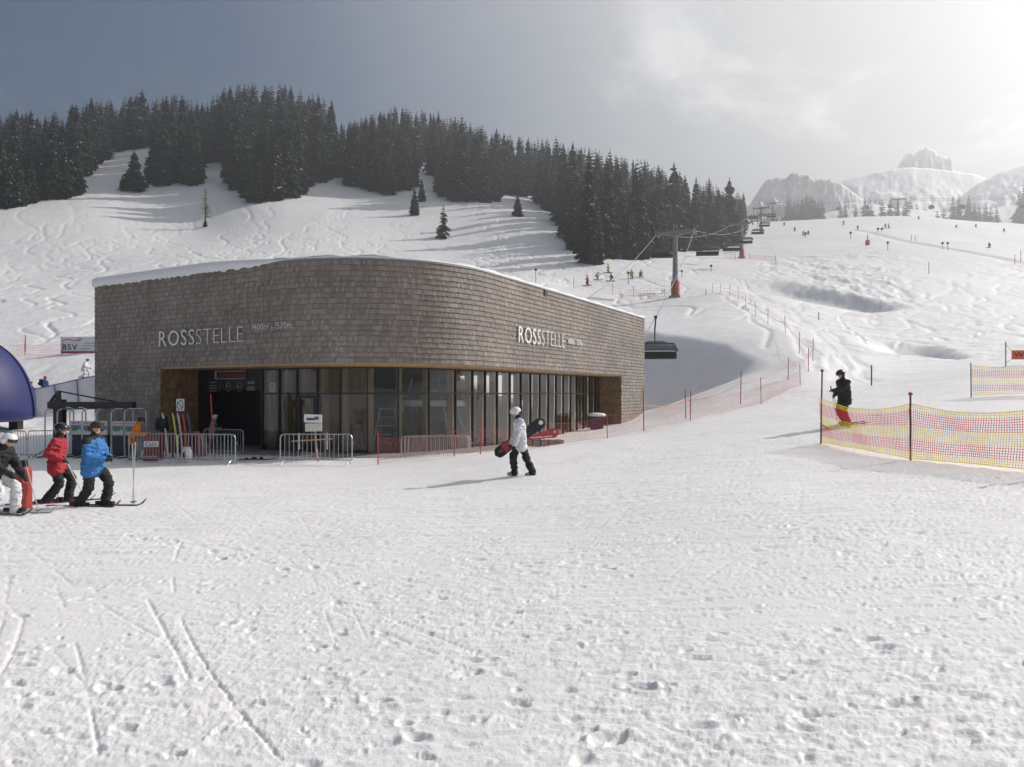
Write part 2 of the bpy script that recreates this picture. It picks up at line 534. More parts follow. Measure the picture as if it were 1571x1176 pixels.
# ski and pole grooves
def groove(R_, pts, depth, width, rim=0.4):
    h = max(2, int(width / R_.res * 2.0))
    yy, xx = np.mgrid[-h:h + 1, -h:h + 1] * R_.res
    q = np.hypot(xx, yy) / width
    K = (-depth * np.exp(-(q * 1.4) ** 4)).astype(np.float32)
    for x, y in pts: R_.stamp(x, y, K, 'min')
def path(x, y, a, L, step, curv):
    out = []; c = _r.normal(0, curv)
    for k in range(int(L / step)):
        x += math.cos(a) * step; y += math.sin(a) * step; a += c * step; out.append((x, y))
    return out
for k in range(420):
    D = 3 + 18 * _r.random() ** 1.2
    x = _r.uniform(-0.8, 0.8) * D
    a = _r.normal(-0.02, 0.10) if _r.random() < 0.78 else _r.choice([2.2, 2.35, 0.9]) + _r.normal(0, .2)
    L = _r.uniform(1.5, 11)
    pts = path(x, D, a, L, 0.012, 0.03)
    if _r.random() < 0.12: pts = [p for i, p in enumerate(pts) if (i // 60) % 3 != 1]
    pts = [p for p in pts if math.sin(p[0] * 2.1 + k) + math.sin(p[1] * 3.7 + 2 * k) > -0.5]
    dp = 0.005 + 0.014 * _r.random() ** 2
    groove(near, pts, dp, 0.011 + 0.007 * _r.random())
    if _r.random() < 0.3:
        o = _r.uniform(0.14, 0.3)
        groove(near, [(p[0] - o * math.sin(a), p[1] + o * math.cos(a)) for p in pts], dp, 0.014)
groove(near, path(-3.6, 6.9, -0.98, 2.6, 0.015, 0.05), 0.018, 0.02)

hill = Relief(-190, 230, 40, 345, 0.20)
def htrack(pts, depth, w):
    h = 4
    yy, xx = np.mgrid[-h:h + 1, -h:h + 1] * 0.20
    K = (-depth * np.exp(-(np.hypot(xx, yy) / w) ** 2)).astype(np.float32)
    for x, y in pts: hill.stamp(x, y, K, 'min')
def srun(px, D0, D1, amp, wl, drift, depth, w):
    """linked turns down the fall line, from D0 (top) to D1"""
    x0 = (px - 785.5) / F * D0
    n = int((D0 - D1) / 0.2); ph = _r.uniform(0, 6.28); pts = []
    for k in range(n):
        t = k * 0.2
        wv = math.sin(2 * math.pi * t / wl + ph + 0.6 * math.sin(t * 0.06 + ph))
        pts.append((x0 * (1 - 0.15 * t / max(D0 - D1, 1)) + drift * t + amp * wv, D0 - t))
    for i in range(1, 3):   # refine where turns are steep
        q = []
        for a, b in zip(pts[:-1], pts[1:]): q += [a, ((a[0] + b[0]) / 2, (a[1] + b[1]) / 2)]
        pts = q
        if amp * 6.28 / wl < 1.2: break
    htrack(pts, depth, w)
for k in range(125):
    px = _r.uniform(-150, 900); D0 = _r.uniform(120, 250); D1 = max(66, D0 - _r.uniform(30, 140))
    srun(px, D0, D1, _r.uniform(1.0, 3.4), _r.uniform(12, 30), _r.normal(0, 0.25), _r.uniform(0.08, 0.30), _r.uniform(0.17, 0.25))
for k in range(60):
    px = _r.uniform(1120, 1560); D0 = _r.uniform(85, 150); D1 = max(48, D0 - _r.uniform(12, 45))
    srun(px, D0, D1, _r.uniform(0.5, 2.0), _r.uniform(8, 18), _r.normal(0.1, 0.6), _r.uniform(0.07, 0.15), _r.uniform(0.25, 0.4))
# traverses cut across the slope
for px, D, a, L, dp in ((380, 95, 0.75, 60, .22), (330, 150, 0.12, 50, .22), (180, 118, 0.05, 60, .16), (1180, 88, 0.02, 40, .16), (1210, 96, -0.12, 55, .16),
                        (1250, 60, -0.5, 24, .16), (1300, 55, 0.1, 40, .14), (1180, 78, -0.9, 34, .16), (640, 175, 0.3, 26, .2), (60, 66, 0.1, 34, .12), (1160, 120, 0.1, 60, .14)):
    x0, y0 = xy(px, D); htrack(path(x0, y0, a, L, 0.12, 0.012), dp, 0.34)
def via(pts, depth, w, jit):
    q = [xy(*p) for p in pts]; jx, jy = _r.normal(0, jit), _r.normal(0, jit); out = []
    wl_ = _r.uniform(8, 22); am = _r.uniform(.05, .45); ph = _r.uniform(0, 6); tot = 0
    for a, b in zip(q[:-1], q[1:]):
        L = math.hypot(b[0] - a[0], b[1] - a[1]); n = int(L / .12) + 1; nx, ny = -(b[1] - a[1]) / L, (b[0] - a[0]) / L
        for i in range(n):
            t = i / n; o = am * math.sin((tot + t * L) / wl_ * 6.28 + ph); out.append((a[0] + (b[0] - a[0]) * t + jx + nx * o, a[1] + (b[1] - a[1]) * t + jy + ny * o))
        tot += L
    k0 = int(len(out) * _r.uniform(0, .35)); k1 = int(len(out) * _r.uniform(.6, 1)); htrack(out[k0:k1], depth, w)
for k in range(34): via([(1125, 99), (1185, 84), (1235, 68), (1268, 56), (1290, 47), (1300, 42)], _r.uniform(.06, .16), _r.uniform(.22, .34), 1.6)
for k in range(16): via([(1270, 58), (1330, 54), (1420, 53), (1500, 55), (1600, 60)], _r.uniform(.05, .12), .26, 1.3)
for k in range(22): via([(1160, 110), (1240, 104), (1330, 97), (1430, 93), (1600, 96)], _r.uniform(.08, .18), .3, 3.5)
for k in range(14): via([(1150, 120), (1220, 128), (1290, 134), (1370, 126)], _r.uniform(.1, .2), .32, 5)
for k in range(10): via([(1170, 190), (1260, 170), (1350, 150), (1480, 130), (1600, 115)], _r.uniform(.06, .14), .3, 6)
for k in range(18): via([(620, 150), (560, 130), (470, 110), (380, 92), (300, 80)], _r.uniform(.12, .25), .3, 5)
# animal / boot trail in the hollow
for (pa, pb) in (((1375, 66), (1530, 78)), ((1265, 72), (1410, 56)), ((1290, 84), (1330, 62))):
    ax, ay = xy(*pa); bx, by = xy(*pb); L = math.hypot(bx - ax, by - ay)
    for k in range(int(L / 0.8)):
        t = k * 0.8 / L
        hill.stamp(ax + (bx - ax) * t + _r.normal(0, .1), ay + (by - ay) * t + 0.8 * math.sin(t * 7), disc(0.36, 0.24, 0.20, 1.4), 'add')

# --- the sheet: polar grid about the viewpoint, dense where it is seen
ang_f = np.radians(np.arange(-41.0, 41.001, 0.105))
side = np.radians(np.concatenate([np.arange(43, 100, 2.5), np.arange(100, 180.1, 8)]))
angs = np.concatenate([-side[::-1][1:], ang_f, side])      # -pi excluded, +pi kept
angs = np.unique(np.round(angs, 6))
rad1 = np.exp(np.arange(math.log(2.4), math.log(30), 0.0053))
rad2 = np.exp(np.arange(math.log(30.1), math.log(360), 0.0066))
rad3 = np.exp(np.linspace(math.log(364), math.log(1600), 26))
rads = np.concatenate([[0.35, 0.8, 1.3, 1.8, 2.15], rad1, rad2, rad3])
AA, RR = np.meshgrid(angs, rads)
X = (np.sin(AA) * RR); Y = (np.cos(AA) * RR)
Z = hgt(X, Y)
fade = lambda a, b: 1 - sst(a, b, RR)
# rolling, wind texture and churned snow, sized to the distance
Z += 0.05 * fbm(X * 0.35, Y * 0.35, 3, 3) * sst(2, 10, RR)
Z += 0.7 * fbm(X * 0.03, Y * 0.03, 5, 4) * sst(50, 130, RR)
churn = fbm(X * 7.0, Y * 15.0, 21, 4, 0.72)
patch = sst(-0.12, 0.22, fbm(X * 0.5 + 3, Y * 0.5, 44, 3))
Z += (0.0025 + 0.0095 * patch) * churn * fade(9, 26)
Z += 0.021 * fbm(X * 1.1, Y * 6.5, 31, 4, 0.66) * sst(6, 11, RR) * fade(40, 70)
Z += 0.05 * fbm(X * 0.5, Y * 1.6, 61, 4, 0.6) * sst(22, 40, RR) * fade(90, 160)
PXg = 785.5 + X / np.maximum(Y, 0.1) * F
bump = sst(1120, 1180, PXg) * (1 - sst(1360, 1440, PXg)) * sst(98, 118, RR) * (1 - sst(170, 205, RR)) * (Y > 0)
bump = bump * sst(-0.15, 0.25, fbm(X * 0.05, Y * 0.05, 91, 3) + 0.12)
Z += 0.42 * bump * fbm(X * 0.55, Y * 0.30, 71, 5, 0.68)
bump2 = sst(1160, 1260, PXg) * sst(55, 70, RR) * (1 - sst(95, 110, RR)) * (Y > 0)
Z += 0.16 * bump2 * fbm(X * 0.25, Y * 0.8, 73, 4, 0.6)
chop = (1 - sst(60, 95, RR)) * sst(46, 52, RR) + 0.35 * sst(60, 95, RR) * (1 - sst(220, 260, RR))
Z += 0.10 * chop * fbm(X * 0.5, Y * 0.35, 81, 4, 0.6) * sst(900, 700, PXg) * (Y > 0)
Z += np.where((RR < 26) & (Y > 1.5), near.sample(X, Y), 0)
Z += np.where(Y > 40, hill.sample(X, Y), 0)
nr, na = X.shape
co = np.stack([X, Y, Z], -1).reshape(-1, 3)
co = np.concatenate([co, [[0, 0, Z[0].mean()]]])
ii, jj = np.meshgrid(np.arange(nr - 1), np.arange(na), indexing='ij')
j2 = (jj + 1) % na
quads = np.stack([ii * na + jj, (ii + 1) * na + jj, (ii + 1) * na + j2, ii * na + j2], -1).reshape(-1, 4)
cen = nr * na
tris = np.stack([np.full(na, cen), np.arange(na), (np.arange(na) + 1) % na], -1)
def grid_mesh(name, co, quads, tris, m):
    me = bpy.data.meshes.new(name)
    me.vertices.add(len(co)); me.vertices.foreach_set('co', co.astype(np.float32).ravel())
    nq, nt_ = len(quads), len(tris)
    me.loops.add(nq * 4 + nt_ * 3)
    me.loops.foreach_set('vertex_index', np.concatenate([quads.ravel(), tris.ravel()]).astype(np.int32))
    me.polygons.add(nq + nt_)
    me.polygons.foreach_set('loop_start', np.concatenate([np.arange(nq) * 4, nq * 4 + np.arange(nt_) * 3]).astype(np.int32))
    me.polygons.foreach_set('use_smooth', np.ones(nq + nt_, bool))
    me.materials.append(m)
    me.update(); me.validate()
    return me
SNOW = snow_mat('snow')
snow_o = put('snow_ground', grid_mesh('snow_ground', co, quads, tris, SNOW))
tag(snow_o, kind='structure')
snow_o['label'] = 'trampled snow of the plaza and ski slopes'
del co, quads, X, Y, Z, RR, AA

# ---------------------------------------------------------------- far mountains
def mountain_mat(name, snowline):
    m = bpy.data.materials.new(name); m.use_nodes = True
    nt = m.node_tree; b = nt.nodes['Principled BSDF']; b.inputs['Roughness'].default_value = 0.8
    ge = nt.nodes.new('ShaderNodeNewGeometry'); tc = nt.nodes.new('ShaderNodeTexCoord')
    sp = nt.nodes.new('ShaderNodeSeparateXYZ'); nt.links.new(ge.outputs['True Normal'], sp.inputs[0])
    no = nt.nodes.new('ShaderNodeTexNoise'); no.inputs['Scale'].default_value = 0.045; no.inputs['Detail'].default_value = 8
    nt.links.new(tc.outputs['Object'], no.inputs['Vector'])
    ad = nt.nodes.new('ShaderNodeMath'); ad.operation = 'MULTIPLY_ADD'; ad.inputs[1].default_value = 0.7
    nt.links.new(no.outputs['Fac'], ad.inputs[0]); nt.links.new(sp.outputs['Z'], ad.inputs[2])
    mr = nt.nodes.new('ShaderNodeMapRange'); mr.inputs['From Min'].default_value = snowline; mr.inputs['From Max'].default_value = snowline + 0.12
    nt.links.new(ad.outputs[0], mr.inputs['Value'])
    mx = nt.nodes.new('ShaderNodeMixRGB'); mx.inputs['Color1'].default_value = (0.48, 0.47, 0.46, 1); mx.inputs['Color2'].default_value = (0.82, 0.82, 0.83, 1)
    nt.links.new(mr.outputs[0], mx.inputs['Fac']); nt.links.new(mx.outputs[0], b.inputs['Base Color'])
    return m
def mountain(prof, D, base_py, depth, seed, m, label, rough=0.05, back=500, expo=1.0, px_ext=0):
    """a ridge with the given skyline, running down towards the viewer and away behind"""
    pxs = np.array([p[0] for p in prof], float); pys = np.array([p[1] for p in prof], float)
    n = 240; u = np.linspace(pxs[0], pxs[-1], n); top = np.interp(u, pxs, pys)
    xs = (u - 785.5) * D / F; zt = H0 + (HY - top) * D / F; zb = H0 + (HY - 362) * (D - depth) / F - 6
    rows = []
    ts = np.concatenate([np.linspace(-1, 0, 50), np.linspace(0.08, 1, 12)])
    for t in ts:
        if t <= 0: k = (1 + t) ** expo; yy = D + t * depth
        else: k = 1 - t; yy = D + t * back
        h = (zt - zb)
        nz = fbm(xs * 0.022 + seed, np.full(n, yy) * 0.022, seed, 6, 0.6) * h * rough * 4 * (1 - abs(2 * k - 1)) 
        nz -= np.abs(fbm(xs * 0.035 + seed, np.full(n, yy) * 0.02 + 7, seed + 5, 5, 0.6)) * h * rough * 3.2 * (0.25 + 0.75 * (1 - abs(2 * k - 1)))
        nz += fbm(xs * 0.08 + seed, np.full(n, yy) * 0.05, seed + 9, 5, 0.65) * h * rough * (0.3 + 0.7 * (1 - abs(2 * k - 1)))
        rows.append(np.stack([xs * yy / D * (1 if t <= 0 else D / yy), np.full(n, yy), zb + h * k + nz], -1))
    co = np.concatenate(rows); nr_ = len(ts)
    ii, jj = np.meshgrid(np.arange(nr_ - 1), np.arange(n - 1), indexing='ij')
    q = np.stack([ii * n + jj, ii * n + jj + 1, (ii + 1) * n + jj + 1, (ii + 1) * n + jj], -1).reshape(-1, 4)
    o = put('mountain', grid_mesh('mountain', co, q, np.zeros((0, 3), int), m))
    o['label'] = label
    return tag(o, kind='structure')
rock_m = mountain_mat('rock_and_snow', 0.74); snowy_m = mountain_mat('snowy_slope', 0.62)
mountain([(1300, 330), (1370, 262), (1378, 252), (1386, 238), (1402, 232), (1412, 227), (1430, 227), (1440, 234), (1452, 239), (1460, 241), (1463, 256), (1475, 262), (1520, 290)], 860, 320, 110, 3, rock_m, 'jagged grey rock summit rising from the snowfield', 0.09, 60, 1.5)
mountain([(1180, 330), (1260, 285), (1310, 271), (1350, 262), (1375, 257), (1400, 256), (1440, 259), (1490, 265), (1515, 273), (1560, 300), (1650, 330)], 790, 330, 180, 8, snowy_m, 'broad white snowfield below the rock summit', 0.02, 90, 1.2)
mountain([(1440, 330), (1500, 280), (1540, 262), (1571, 253), (1640, 238), (1720, 232), (1820, 250), (2000, 300)], 720, 345, 150, 13, snowy_m, 'rounded snowy shoulder at the right-hand skyline', 0.03, 300, 1.0)
mountain([(1130, 330), (1162, 304), (1168, 282), (1180, 271), (1205, 268), (1222, 264), (1245, 267), (1268, 268), (1290, 281), (1325, 304), (1350, 330)], 650, 345, 90, 21, rock_m, 'low rocky bluff dusted with snow beyond the slope', 0.10, 250, 1.6)
mountain([(1190, 345), (1240, 330), (1290, 322), (1340, 312), (1385, 318), (1440, 326), (1500, 322), (1571, 312), (1650, 306), (1800, 318), (2000, 340)], 580, 350, 120, 29, snowy_m, 'white wooded rise behind the crest of the ski slope', 0.02, 200, 1.0)

# ================================================================ TREES
def needle_mat(name, snow_lo):
    m = bpy.data.materials.new(name); m.use_nodes = True
    nt = m.node_tree; b = nt.nodes['Principled BSDF']; b.inputs['Roughness'].default_value = 0.75
    b.inputs['Specular IOR Level'].default_value = 0.2
    ge = nt.nodes.new('ShaderNodeNewGeometry'); oi = nt.nodes.new('ShaderNodeObjectInfo')
    cr = nt.nodes.new('ShaderNodeValToRGB')
    cr.color_ramp.elements[0].color = (0.011, 0.015, 0.011, 1); cr.color_ramp.elements[1].color = (0.036, 0.046, 0.028, 1)
    nt.links.new(ge.outputs['Random Per Island'], cr.inputs['Fac'])
    hs = nt.nodes.new('ShaderNodeHueSaturation')
    mv = nt.nodes.new('ShaderNodeMapRange'); mv.inputs['To Min'].default_value = 0.6; mv.inputs['To Max'].default_value = 1.6
    nt.links.new(oi.outputs['Random'], mv.inputs['Value']); nt.links.new(mv.outputs[0], hs.inputs['Value'])
    nt.links.new(cr.outputs['Color'], hs.inputs['Color'])
    nt.links.new(hs.outputs['Color'], b.inputs['Base Color'])
    return m
NEEDLE = needle_mat('spruce_needles', 0.8)
TSNOW = mat('snow_on_branches', (0.80, 0.81, 0.83), 0.6, var=0.03)
BARK = mat('bark', (0.085, 0.065, 0.05), 0.9, var=0.3, scale=3)
LARCH = mat('bare_larch_twigs', (0.20, 0.15, 0.10), 0.9, var=0.3, scale=3)

def spruce_meshes(seed, nw=34, nb=13, width=0.17, snowp=0.16, base=0.04, sparse=0.0):
    """unit-height spruce: (trunk mesh, crown mesh)"""
    r = random.Random(seed)
    t = MB(); t.tube([(0, 0, -0.02), (0, 0, 0.3), (0.004, 0, 0.7), (0, 0, 0.985)], [0.014, 0.011, 0.006, 0.001], 6)
    c = MB()
    for w in range(nw):
        k = w / (nw - 1)
        z = base + (0.975 - base) * (k ** 0.92)
        L = width * ((1 - k) ** 0.78 + 0.035) * r.uniform(0.78, 1.18)
        if k < 0.12: L *= 0.75 + 2 * k
        n = max(4, int(nb * (1 - k) ** 0.5 + 2))
        a0 = r.uniform(0, 6.28)
        for b in range(n):
            if r.random() < sparse: continue
            a = a0 + 6.283 * b / n + r.gauss(0, 0.16)
            l = L * r.uniform(0.66, 1.22)
            droop = 0.42 * l + 0.012 if k < 0.75 else 0.05 * l
            rise = -0.10 * l if k > 0.6 else 0.0
            d = Vector((math.cos(a), math.sin(a), 0)); s = Vector((-math.sin(a), math.cos(a), 0))
            wd = l * r.uniform(0.20, 0.32) + 0.0035
            zz = z + r.gauss(0, 0.006)
            p0 = Vector((0, 0, zz)) + d * l * 0.12
            p1 = Vector((0, 0, zz - droop * 0.35 - rise)) + d * l * 0.55
            p2 = Vector((0, 0, zz - droop * 0.95 - rise)) + d * l
            hang = Vector((0, 0, -(0.012 + 0.10 * l)))
            # a frond: two drooping vanes under a ridge, ragged at the tip
            up = Vector((0, 0, 0.004))
            vs = [p0, p1 + up, p2, p1 + s * wd + hang, p1 - s * wd + hang, p2 + s * wd * 0.45 + hang * 0.8, p2 - s * wd * 0.45 + hang * 0.8,
                  p0 + s * wd * 0.6 + hang, p0 - s * wd * 0.6 + hang]
            snow = r.random() < snowp
            c.add(vs, [(0, 7, 3, 1), (0, 1, 4, 8), (1, 3, 5, 2), (1, 2, 6, 4)], 0)
            if snow:
                q = 0.5
                e = Vector((0, 0, 0.0035))
                m0 = p1 + (p2 - p1) * r.uniform(-0.3, 0.5)
                dd = (p2 - p1) * r.uniform(0.3, 0.55); w2 = wd * r.uniform(0.25, 0.6)
                c.add([m0 - dd * 0.5 + e * 1.5, m0 + s * w2 + e * .4, m0 + dd * 0.5 + e, m0 - s * w2 + e * .4], [(0, 1, 2, 3)], 1)
            # side twigs for a feathered outline
            for sgn in (1, -1):
                if r.random() < 0.6:
                    q0 = p0.lerp(p2, r.uniform(0.35, 0.7)) + Vector((0, 0, -0.15 * droop))
                    q1 = q0 + (d * 0.55 + s * sgn * 0.75) * l * r.uniform(0.28, 0.5) + Vector((0, 0, -0.22 * l))
                    c.add([q0 + d * wd * .5, q1, q0 - d * wd * .5 + hang * .6], [(0, 1, 2)], 0)
    c.add([(0.004, 0, 0.96), (-0.003, 0.004, 0.96), (-0.003, -0.004, 0.96), (0, 0, 1.0)], [(0, 1, 3), (1, 2, 3), (2, 0, 3)], 0)
    return t.mesh('trunk', BARK), c.mesh('crown', [NEEDLE, TSNOW])

SPR = [spruce_meshes(100 + k, width=w, snowp=s) for k, (w, s) in enumerate(((0.150, .2), (0.17, .3), (0.135, .22), (0.16, .16), (0.19, .28), (0.145, .36)))]
SPR_FAR = [spruce_meshes(200 + k, nw=20, nb=9, width=w, snowp=0.05) for k, w in enumerate((0.15, 0.18, 0.13))]
SPR_SMALL = [spruce_meshes(300, nw=24, nb=10, width=0.24, snowp=.2, base=0.02), spruce_meshes(301, nw=20, nb=8, width=0.24, snowp=0.12, base=0.05, sparse=0.35)]

def tree(var, loc, h, label, group=None, rot=None, wide=1.0):
    o = thing('spruce_tree', label, 'tree', loc, rng.uniform(0, 6.28) if rot is None else rot, group)
    o.scale = (h * wide, h * wide, h)
    put('trunk', var[0], o); put('crown', var[1], o)
    return o

EDGE = np.array([(0, 325), (60, 312), (110, 304), (128, 275), (150, 252), (175, 238), (200, 230), (232, 228), (234, 284), (303, 284), (305, 250), (356, 248), (358, 290),
                 (385, 310), (412, 312), (450, 300), (513, 272), (514, 214), (523, 214), (525, 280), (560, 292), (600, 297), (640, 290), (643, 255), (664, 250), (666, 300),
                 (700, 308), (775, 312), (776, 302), (800, 299), (815, 300), (840, 320), (865, 347), (880, 384), (905, 408), (930, 402), (945, 386), (965, 398), (990, 402), (1008, 392), (1040, 384),
                 (1060, 386), (1100, 384), (1130, 376), (1142, 352)], float)
SKYL = np.array([(-60, 175), (0, 172), (40, 160), (60, 178), (100, 158), (130, 145), (160, 148), (190, 140), (215, 140), (235, 150), (250, 143), (270, 138), (300, 140), (315, 150), (335, 132), (355, 125), (385, 116), (410, 120), (440, 122), (470, 135), (500, 143), (510, 150), (514, 192), (524, 190), (545, 180), (570, 172), (578, 165), (620, 156), (650, 165), (705, 170), (760, 195), (800, 205), (850, 208), (900, 222), (950, 232), (1000, 247), (1045, 262), (1060, 285), (1090, 272), (1110, 290), (1140, 292)], float)
cand = []
tr = np.random.default_rng(77)
gx = np.arange(-235, 118, 6.0)
for x0 in gx:
    for y0 in np.arange(120, 372, 6.0):
        x = x0 + tr.uniform(-2.2, 2.2); y = y0 + tr.uniform(-2.2, 2.2)
        px = 785.5 + x / y * F
        if px < -60 or px > 1142: continue
        z = gz(x, y); py = HY - (z - H0) / y * F
        if py > np.interp(px, EDGE[:, 0], EDGE[:, 1]): continue
        if y > 352 and px > 700: continue
        h = 22 * tr.uniform(0.62, 1.26)
        if tr.random() < 0.15: h *= 0.6
        sk = float(np.interp(px, SKYL[:, 0], SKYL[:, 1]))
        if y > 262:
            want = (py - sk - tr.random() * 58) * y / F
            h = want if 11 < want < 31 else min(h, max(6, (py - sk) * y / F))
        h = min(h, max(5.0, (py - sk + tr.uniform(-10, 5)) * y / F))
        cand.append((y, x, z, h, px, py))
# the front row stands right on the forest edge
for px in np.arange(-20, 1140, 17.0):
    py = float(np.interp(px, EDGE[:, 0], EDGE[:, 1])) - tr.uniform(0, 5)
    p = hit(px, py)
    if p is None: continue
    cand.append((p.y, p.x, p.z, 19 * tr.uniform(0.55, 1.35), px, py))
cand.sort()
# which of them show most: paint silhouettes front to back
buf = np.zeros((500, 1300), bool); vis = []
for k, (y, x, z, h, px, py) in enumerate(cand):
    hp = h / y * F; cnt = 0
    for r_ in range(int(max(0, py - hp)), int(min(499, py))):
        hw = (r_ - (py - hp)) * 0.16 + 0.5
        a = int(max(0, px + 80 - hw)); b = int(min(1299, px + 80 + hw + 1))
        if b > a:
            s_ = buf[r_, a:b]; cnt += int((~s_).sum()); s_[:] = True
    vis.append(cnt)
order = sorted(range(len(cand)), key=lambda k: -vis[k])
MAIN = set(order[:236])
rest = [k for k in order[236:] if vis[k] > 0]
FL = (('dark spruce among the left-hand block of forest on the hill', 'spruces in the left forest block', 234),
      ('dark spruce in the tall central clump of hillside forest', 'spruces in the central clump', 518),
      ('dark spruce in the forest right of the narrow snowy gap', 'spruces right of the gap', 780),
      ('hazy spruce in the forest running down towards the chairlift', 'spruces towards the chairlift', 9999))
for k in MAIN:
    y, x, z, h, px, py = cand[k]
    lb = next(q for q in FL if px < q[2])
    tree(SPR[k % 6], (x, y, z - 0.2), h, lb[0], lb[1], wide=tr.uniform(0.78, 1.12))
# everything deeper in the wood that only shows as tips: one mass
fv = []; ff = []; fm = []; base_i = 0
for k in rest:
    y, x, z, h, px, py = cand[k]
    me = SPR_FAR[k % 3][1]
    n = len(me.vertices); a = np.empty(n * 3, np.float32); me.vertices.foreach_get('co', a); a = a.reshape(-1, 3)
    t = tr.uniform(0, 6.28); c_, s_ = math.cos(t), math.sin(t)
    w = h * 0.95
    fv.append(np.stack([(a[:, 0] * c_ - a[:, 1] * s_) * w + x, (a[:, 0] * s_ + a[:, 1] * c_) * w + y, a[:, 2] * h + z - 0.2], -1))
    ff.extend([tuple(base_i + i for i in p.vertices) for p in me.polygons]); fm.extend([p.material_index for p in me.polygons]); base_i += n
if fv:
    me = bpy.data.meshes.new('forest'); me.from_pydata(np.concatenate(fv).tolist(), [], ff)
    me.materials.append(NEEDLE); me.materials.append(TSNOW); me.polygons.foreach_set('material_index', fm)
    o = put('forest', me); tag(o, 'tips of the deeper spruce forest behind the front rows', 'forest', kind='stuff')

# single trees on the open slope
def at_tree(px, base_py, top_py, var, label, wide=1.0):
    p = hit(px, base_py)
    h = (base_py - top_py) / F * p.y
    return tree(var, (p.x, p.y, p.z - 0.1), h, label, wide=wide)
at_tree(206, 293, 230, SPR[4], 'lone dark spruce standing in the snowy gap left of the forest', 1.5)
at_tree(188, 292, 266, SPR_SMALL[0], 'small spruce at the foot of the lone spruce in the snowy gap')
at_tree(636, 330, 288, SPR[1], 'slim young spruce in front of the forest above the roof', 1.2)
at_tree(647, 308, 272, SPR[4], 'young spruce just behind the slim one above the roof')
at_tree(680, 367, 313, SPR_SMALL[1], 'sparse lone spruce on open snow straight above the roof')
at_tree(794, 331, 295, SPR_SMALL[0], 'bushy small spruce at the lower edge of forest beside the snow strip', 1.1)
# the bare larch
p = hit(315, 347); h = 58 / F * p.y
o = thing('larch_tree', 'thin bare larch with a few low green sprigs on the open slope', 'tree', (p.x, p.y, p.z - 0.1))
t = MB(); t.tube([(0, 0, -0.2), (0.05, 0, h * .5), (0, 0, h)], [0.26, 0.17, 0.05], 6); t.build('trunk', BARK, o)
t = MB(); r = random.Random(4)
for k in range(150):
    z = h * (0.22 + 0.75 * r.random()); l = h * 0.2 * (1.15 - z / h) * r.uniform(.5, 1.3); a = r.uniform(0, 6.28)
    t.tube([(0, 0, z), (math.cos(a) * l * .6, math.sin(a) * l * .6, z + .02 * h), (math.cos(a) * l, math.sin(a) * l, z + r.uniform(-.01, .03) * h)], [0.07, 0.05, 0.03], 3)
t.build('twigs', LARCH, o)
o2 = put('low_sprigs', SPR_SMALL[0][1], o); o2.scale = (h * .28, h * .28, h * .22)

# far trees on the wooded rise
FAR = []
for (a, b, n, top, hh) in ((1152, 1200, 10, 322, 26), (1205, 1262, 12, 300, 27), (1228, 1262, 4, 322, 24), (1285, 1345, 7, 312, 26), (1325, 1408, 12, 303, 30)):
    for k in range(n):
        FAR.append((a + (b - a) * (k + tr.uniform(0.1, .9)) / n, top + tr.uniform(-6, 10), tr.uniform(480, 600), hh))
for px, top in ((1438, 321), (1448, 318), (1462, 300), (1471, 297), (1486, 298), (1495, 308), (1502, 312), (1512, 310), (1520, 315), (1529, 314), (1565, 290), (1573, 272), (1582, 268), (1592, 275)):
    FAR.append((px, top, 430 + tr.uniform(0, 40), 24))
for k, (px, top, D, hh) in enumerate(FAR):
    # foot of the tree: on the rise behind the crest
    zt = H0 + (HY - top) * D / F
    h = hh * tr.uniform(0.8, 1.2)
    lab = ('pale misty spruce on the wooded rise beyond the slope', 'misty spruces on the far rise') if px < 1420 else ('pale misty spruce in the row at the right edge of the crest', 'misty spruces at the right crest')
    tree(SPR_FAR[k % 3], ((px - 785.5) * D / F, D, zt - h), h, lab[0], lab[1], wide=1.25)

# ================================================================ LIFT STATION
FLOOR = -0.1                      # world z of the station's floor
LINTEL = H0 + 1.24; TRANSOM = H0 + 0.02; ROOF = H0 + 5.33
LA = Vector((-20.5, 34.3, 0)); RB = Vector((9.35, 49.3, 0))
dl = Vector((0.874, -0.485, 0)).normalized()           # along the left front, towards the nose
dr = Vector((0.485, 0.874, 0)).normalized()            # along the right front, away
# corner of the two fronts
_M = np.array([[dl.x, dr.x], [dl.y, dr.y]])
_t = np.linalg.solve(_M, np.array([RB.x - LA.x, RB.y - LA.y]))
LENL, LENR = float(_t[0]), float(_t[1])
PC = LA + dl * LENL
RAD = 6.2
ARC = RAD * math.pi / 2
S1 = LENL - RAD; S2 = S1 + ARC; STOT = S2 + LENR - RAD
inl = Vector((-dl.y, dl.x, 0)) if Vector((-dl.y, dl.x, 0)).dot(dr) > 0 else Vector((dl.y, -dl.x, 0))
CEN = LA + dl * S1 + inl * RAD
def wall(s, off=0.0):
    """point on the front at arc length s, 'off' metres inside it, and the outward normal"""
    if s <= S1:
        n = -inl; p = LA + dl * s
    elif s >= S2:
        n = Vector((dr.y, -dr.x, 0)); p = PC + dr * (RAD + s - S2)
    else:
        a = (s - S1) / RAD
        n = (-inl) * math.cos(a) + dl * math.sin(a); p = CEN + n * RAD
    return p - n * off, n
def s_at(px, off=0.0):
    lo, hi = -0.0, STOT
    for _ in range(50):
        m_ = (lo + hi) / 2; p, _n = wall(m_, off)
        if 785.5 + p.x / p.y * F < px: lo = m_
        else: hi = m_
    return (lo + hi) / 2

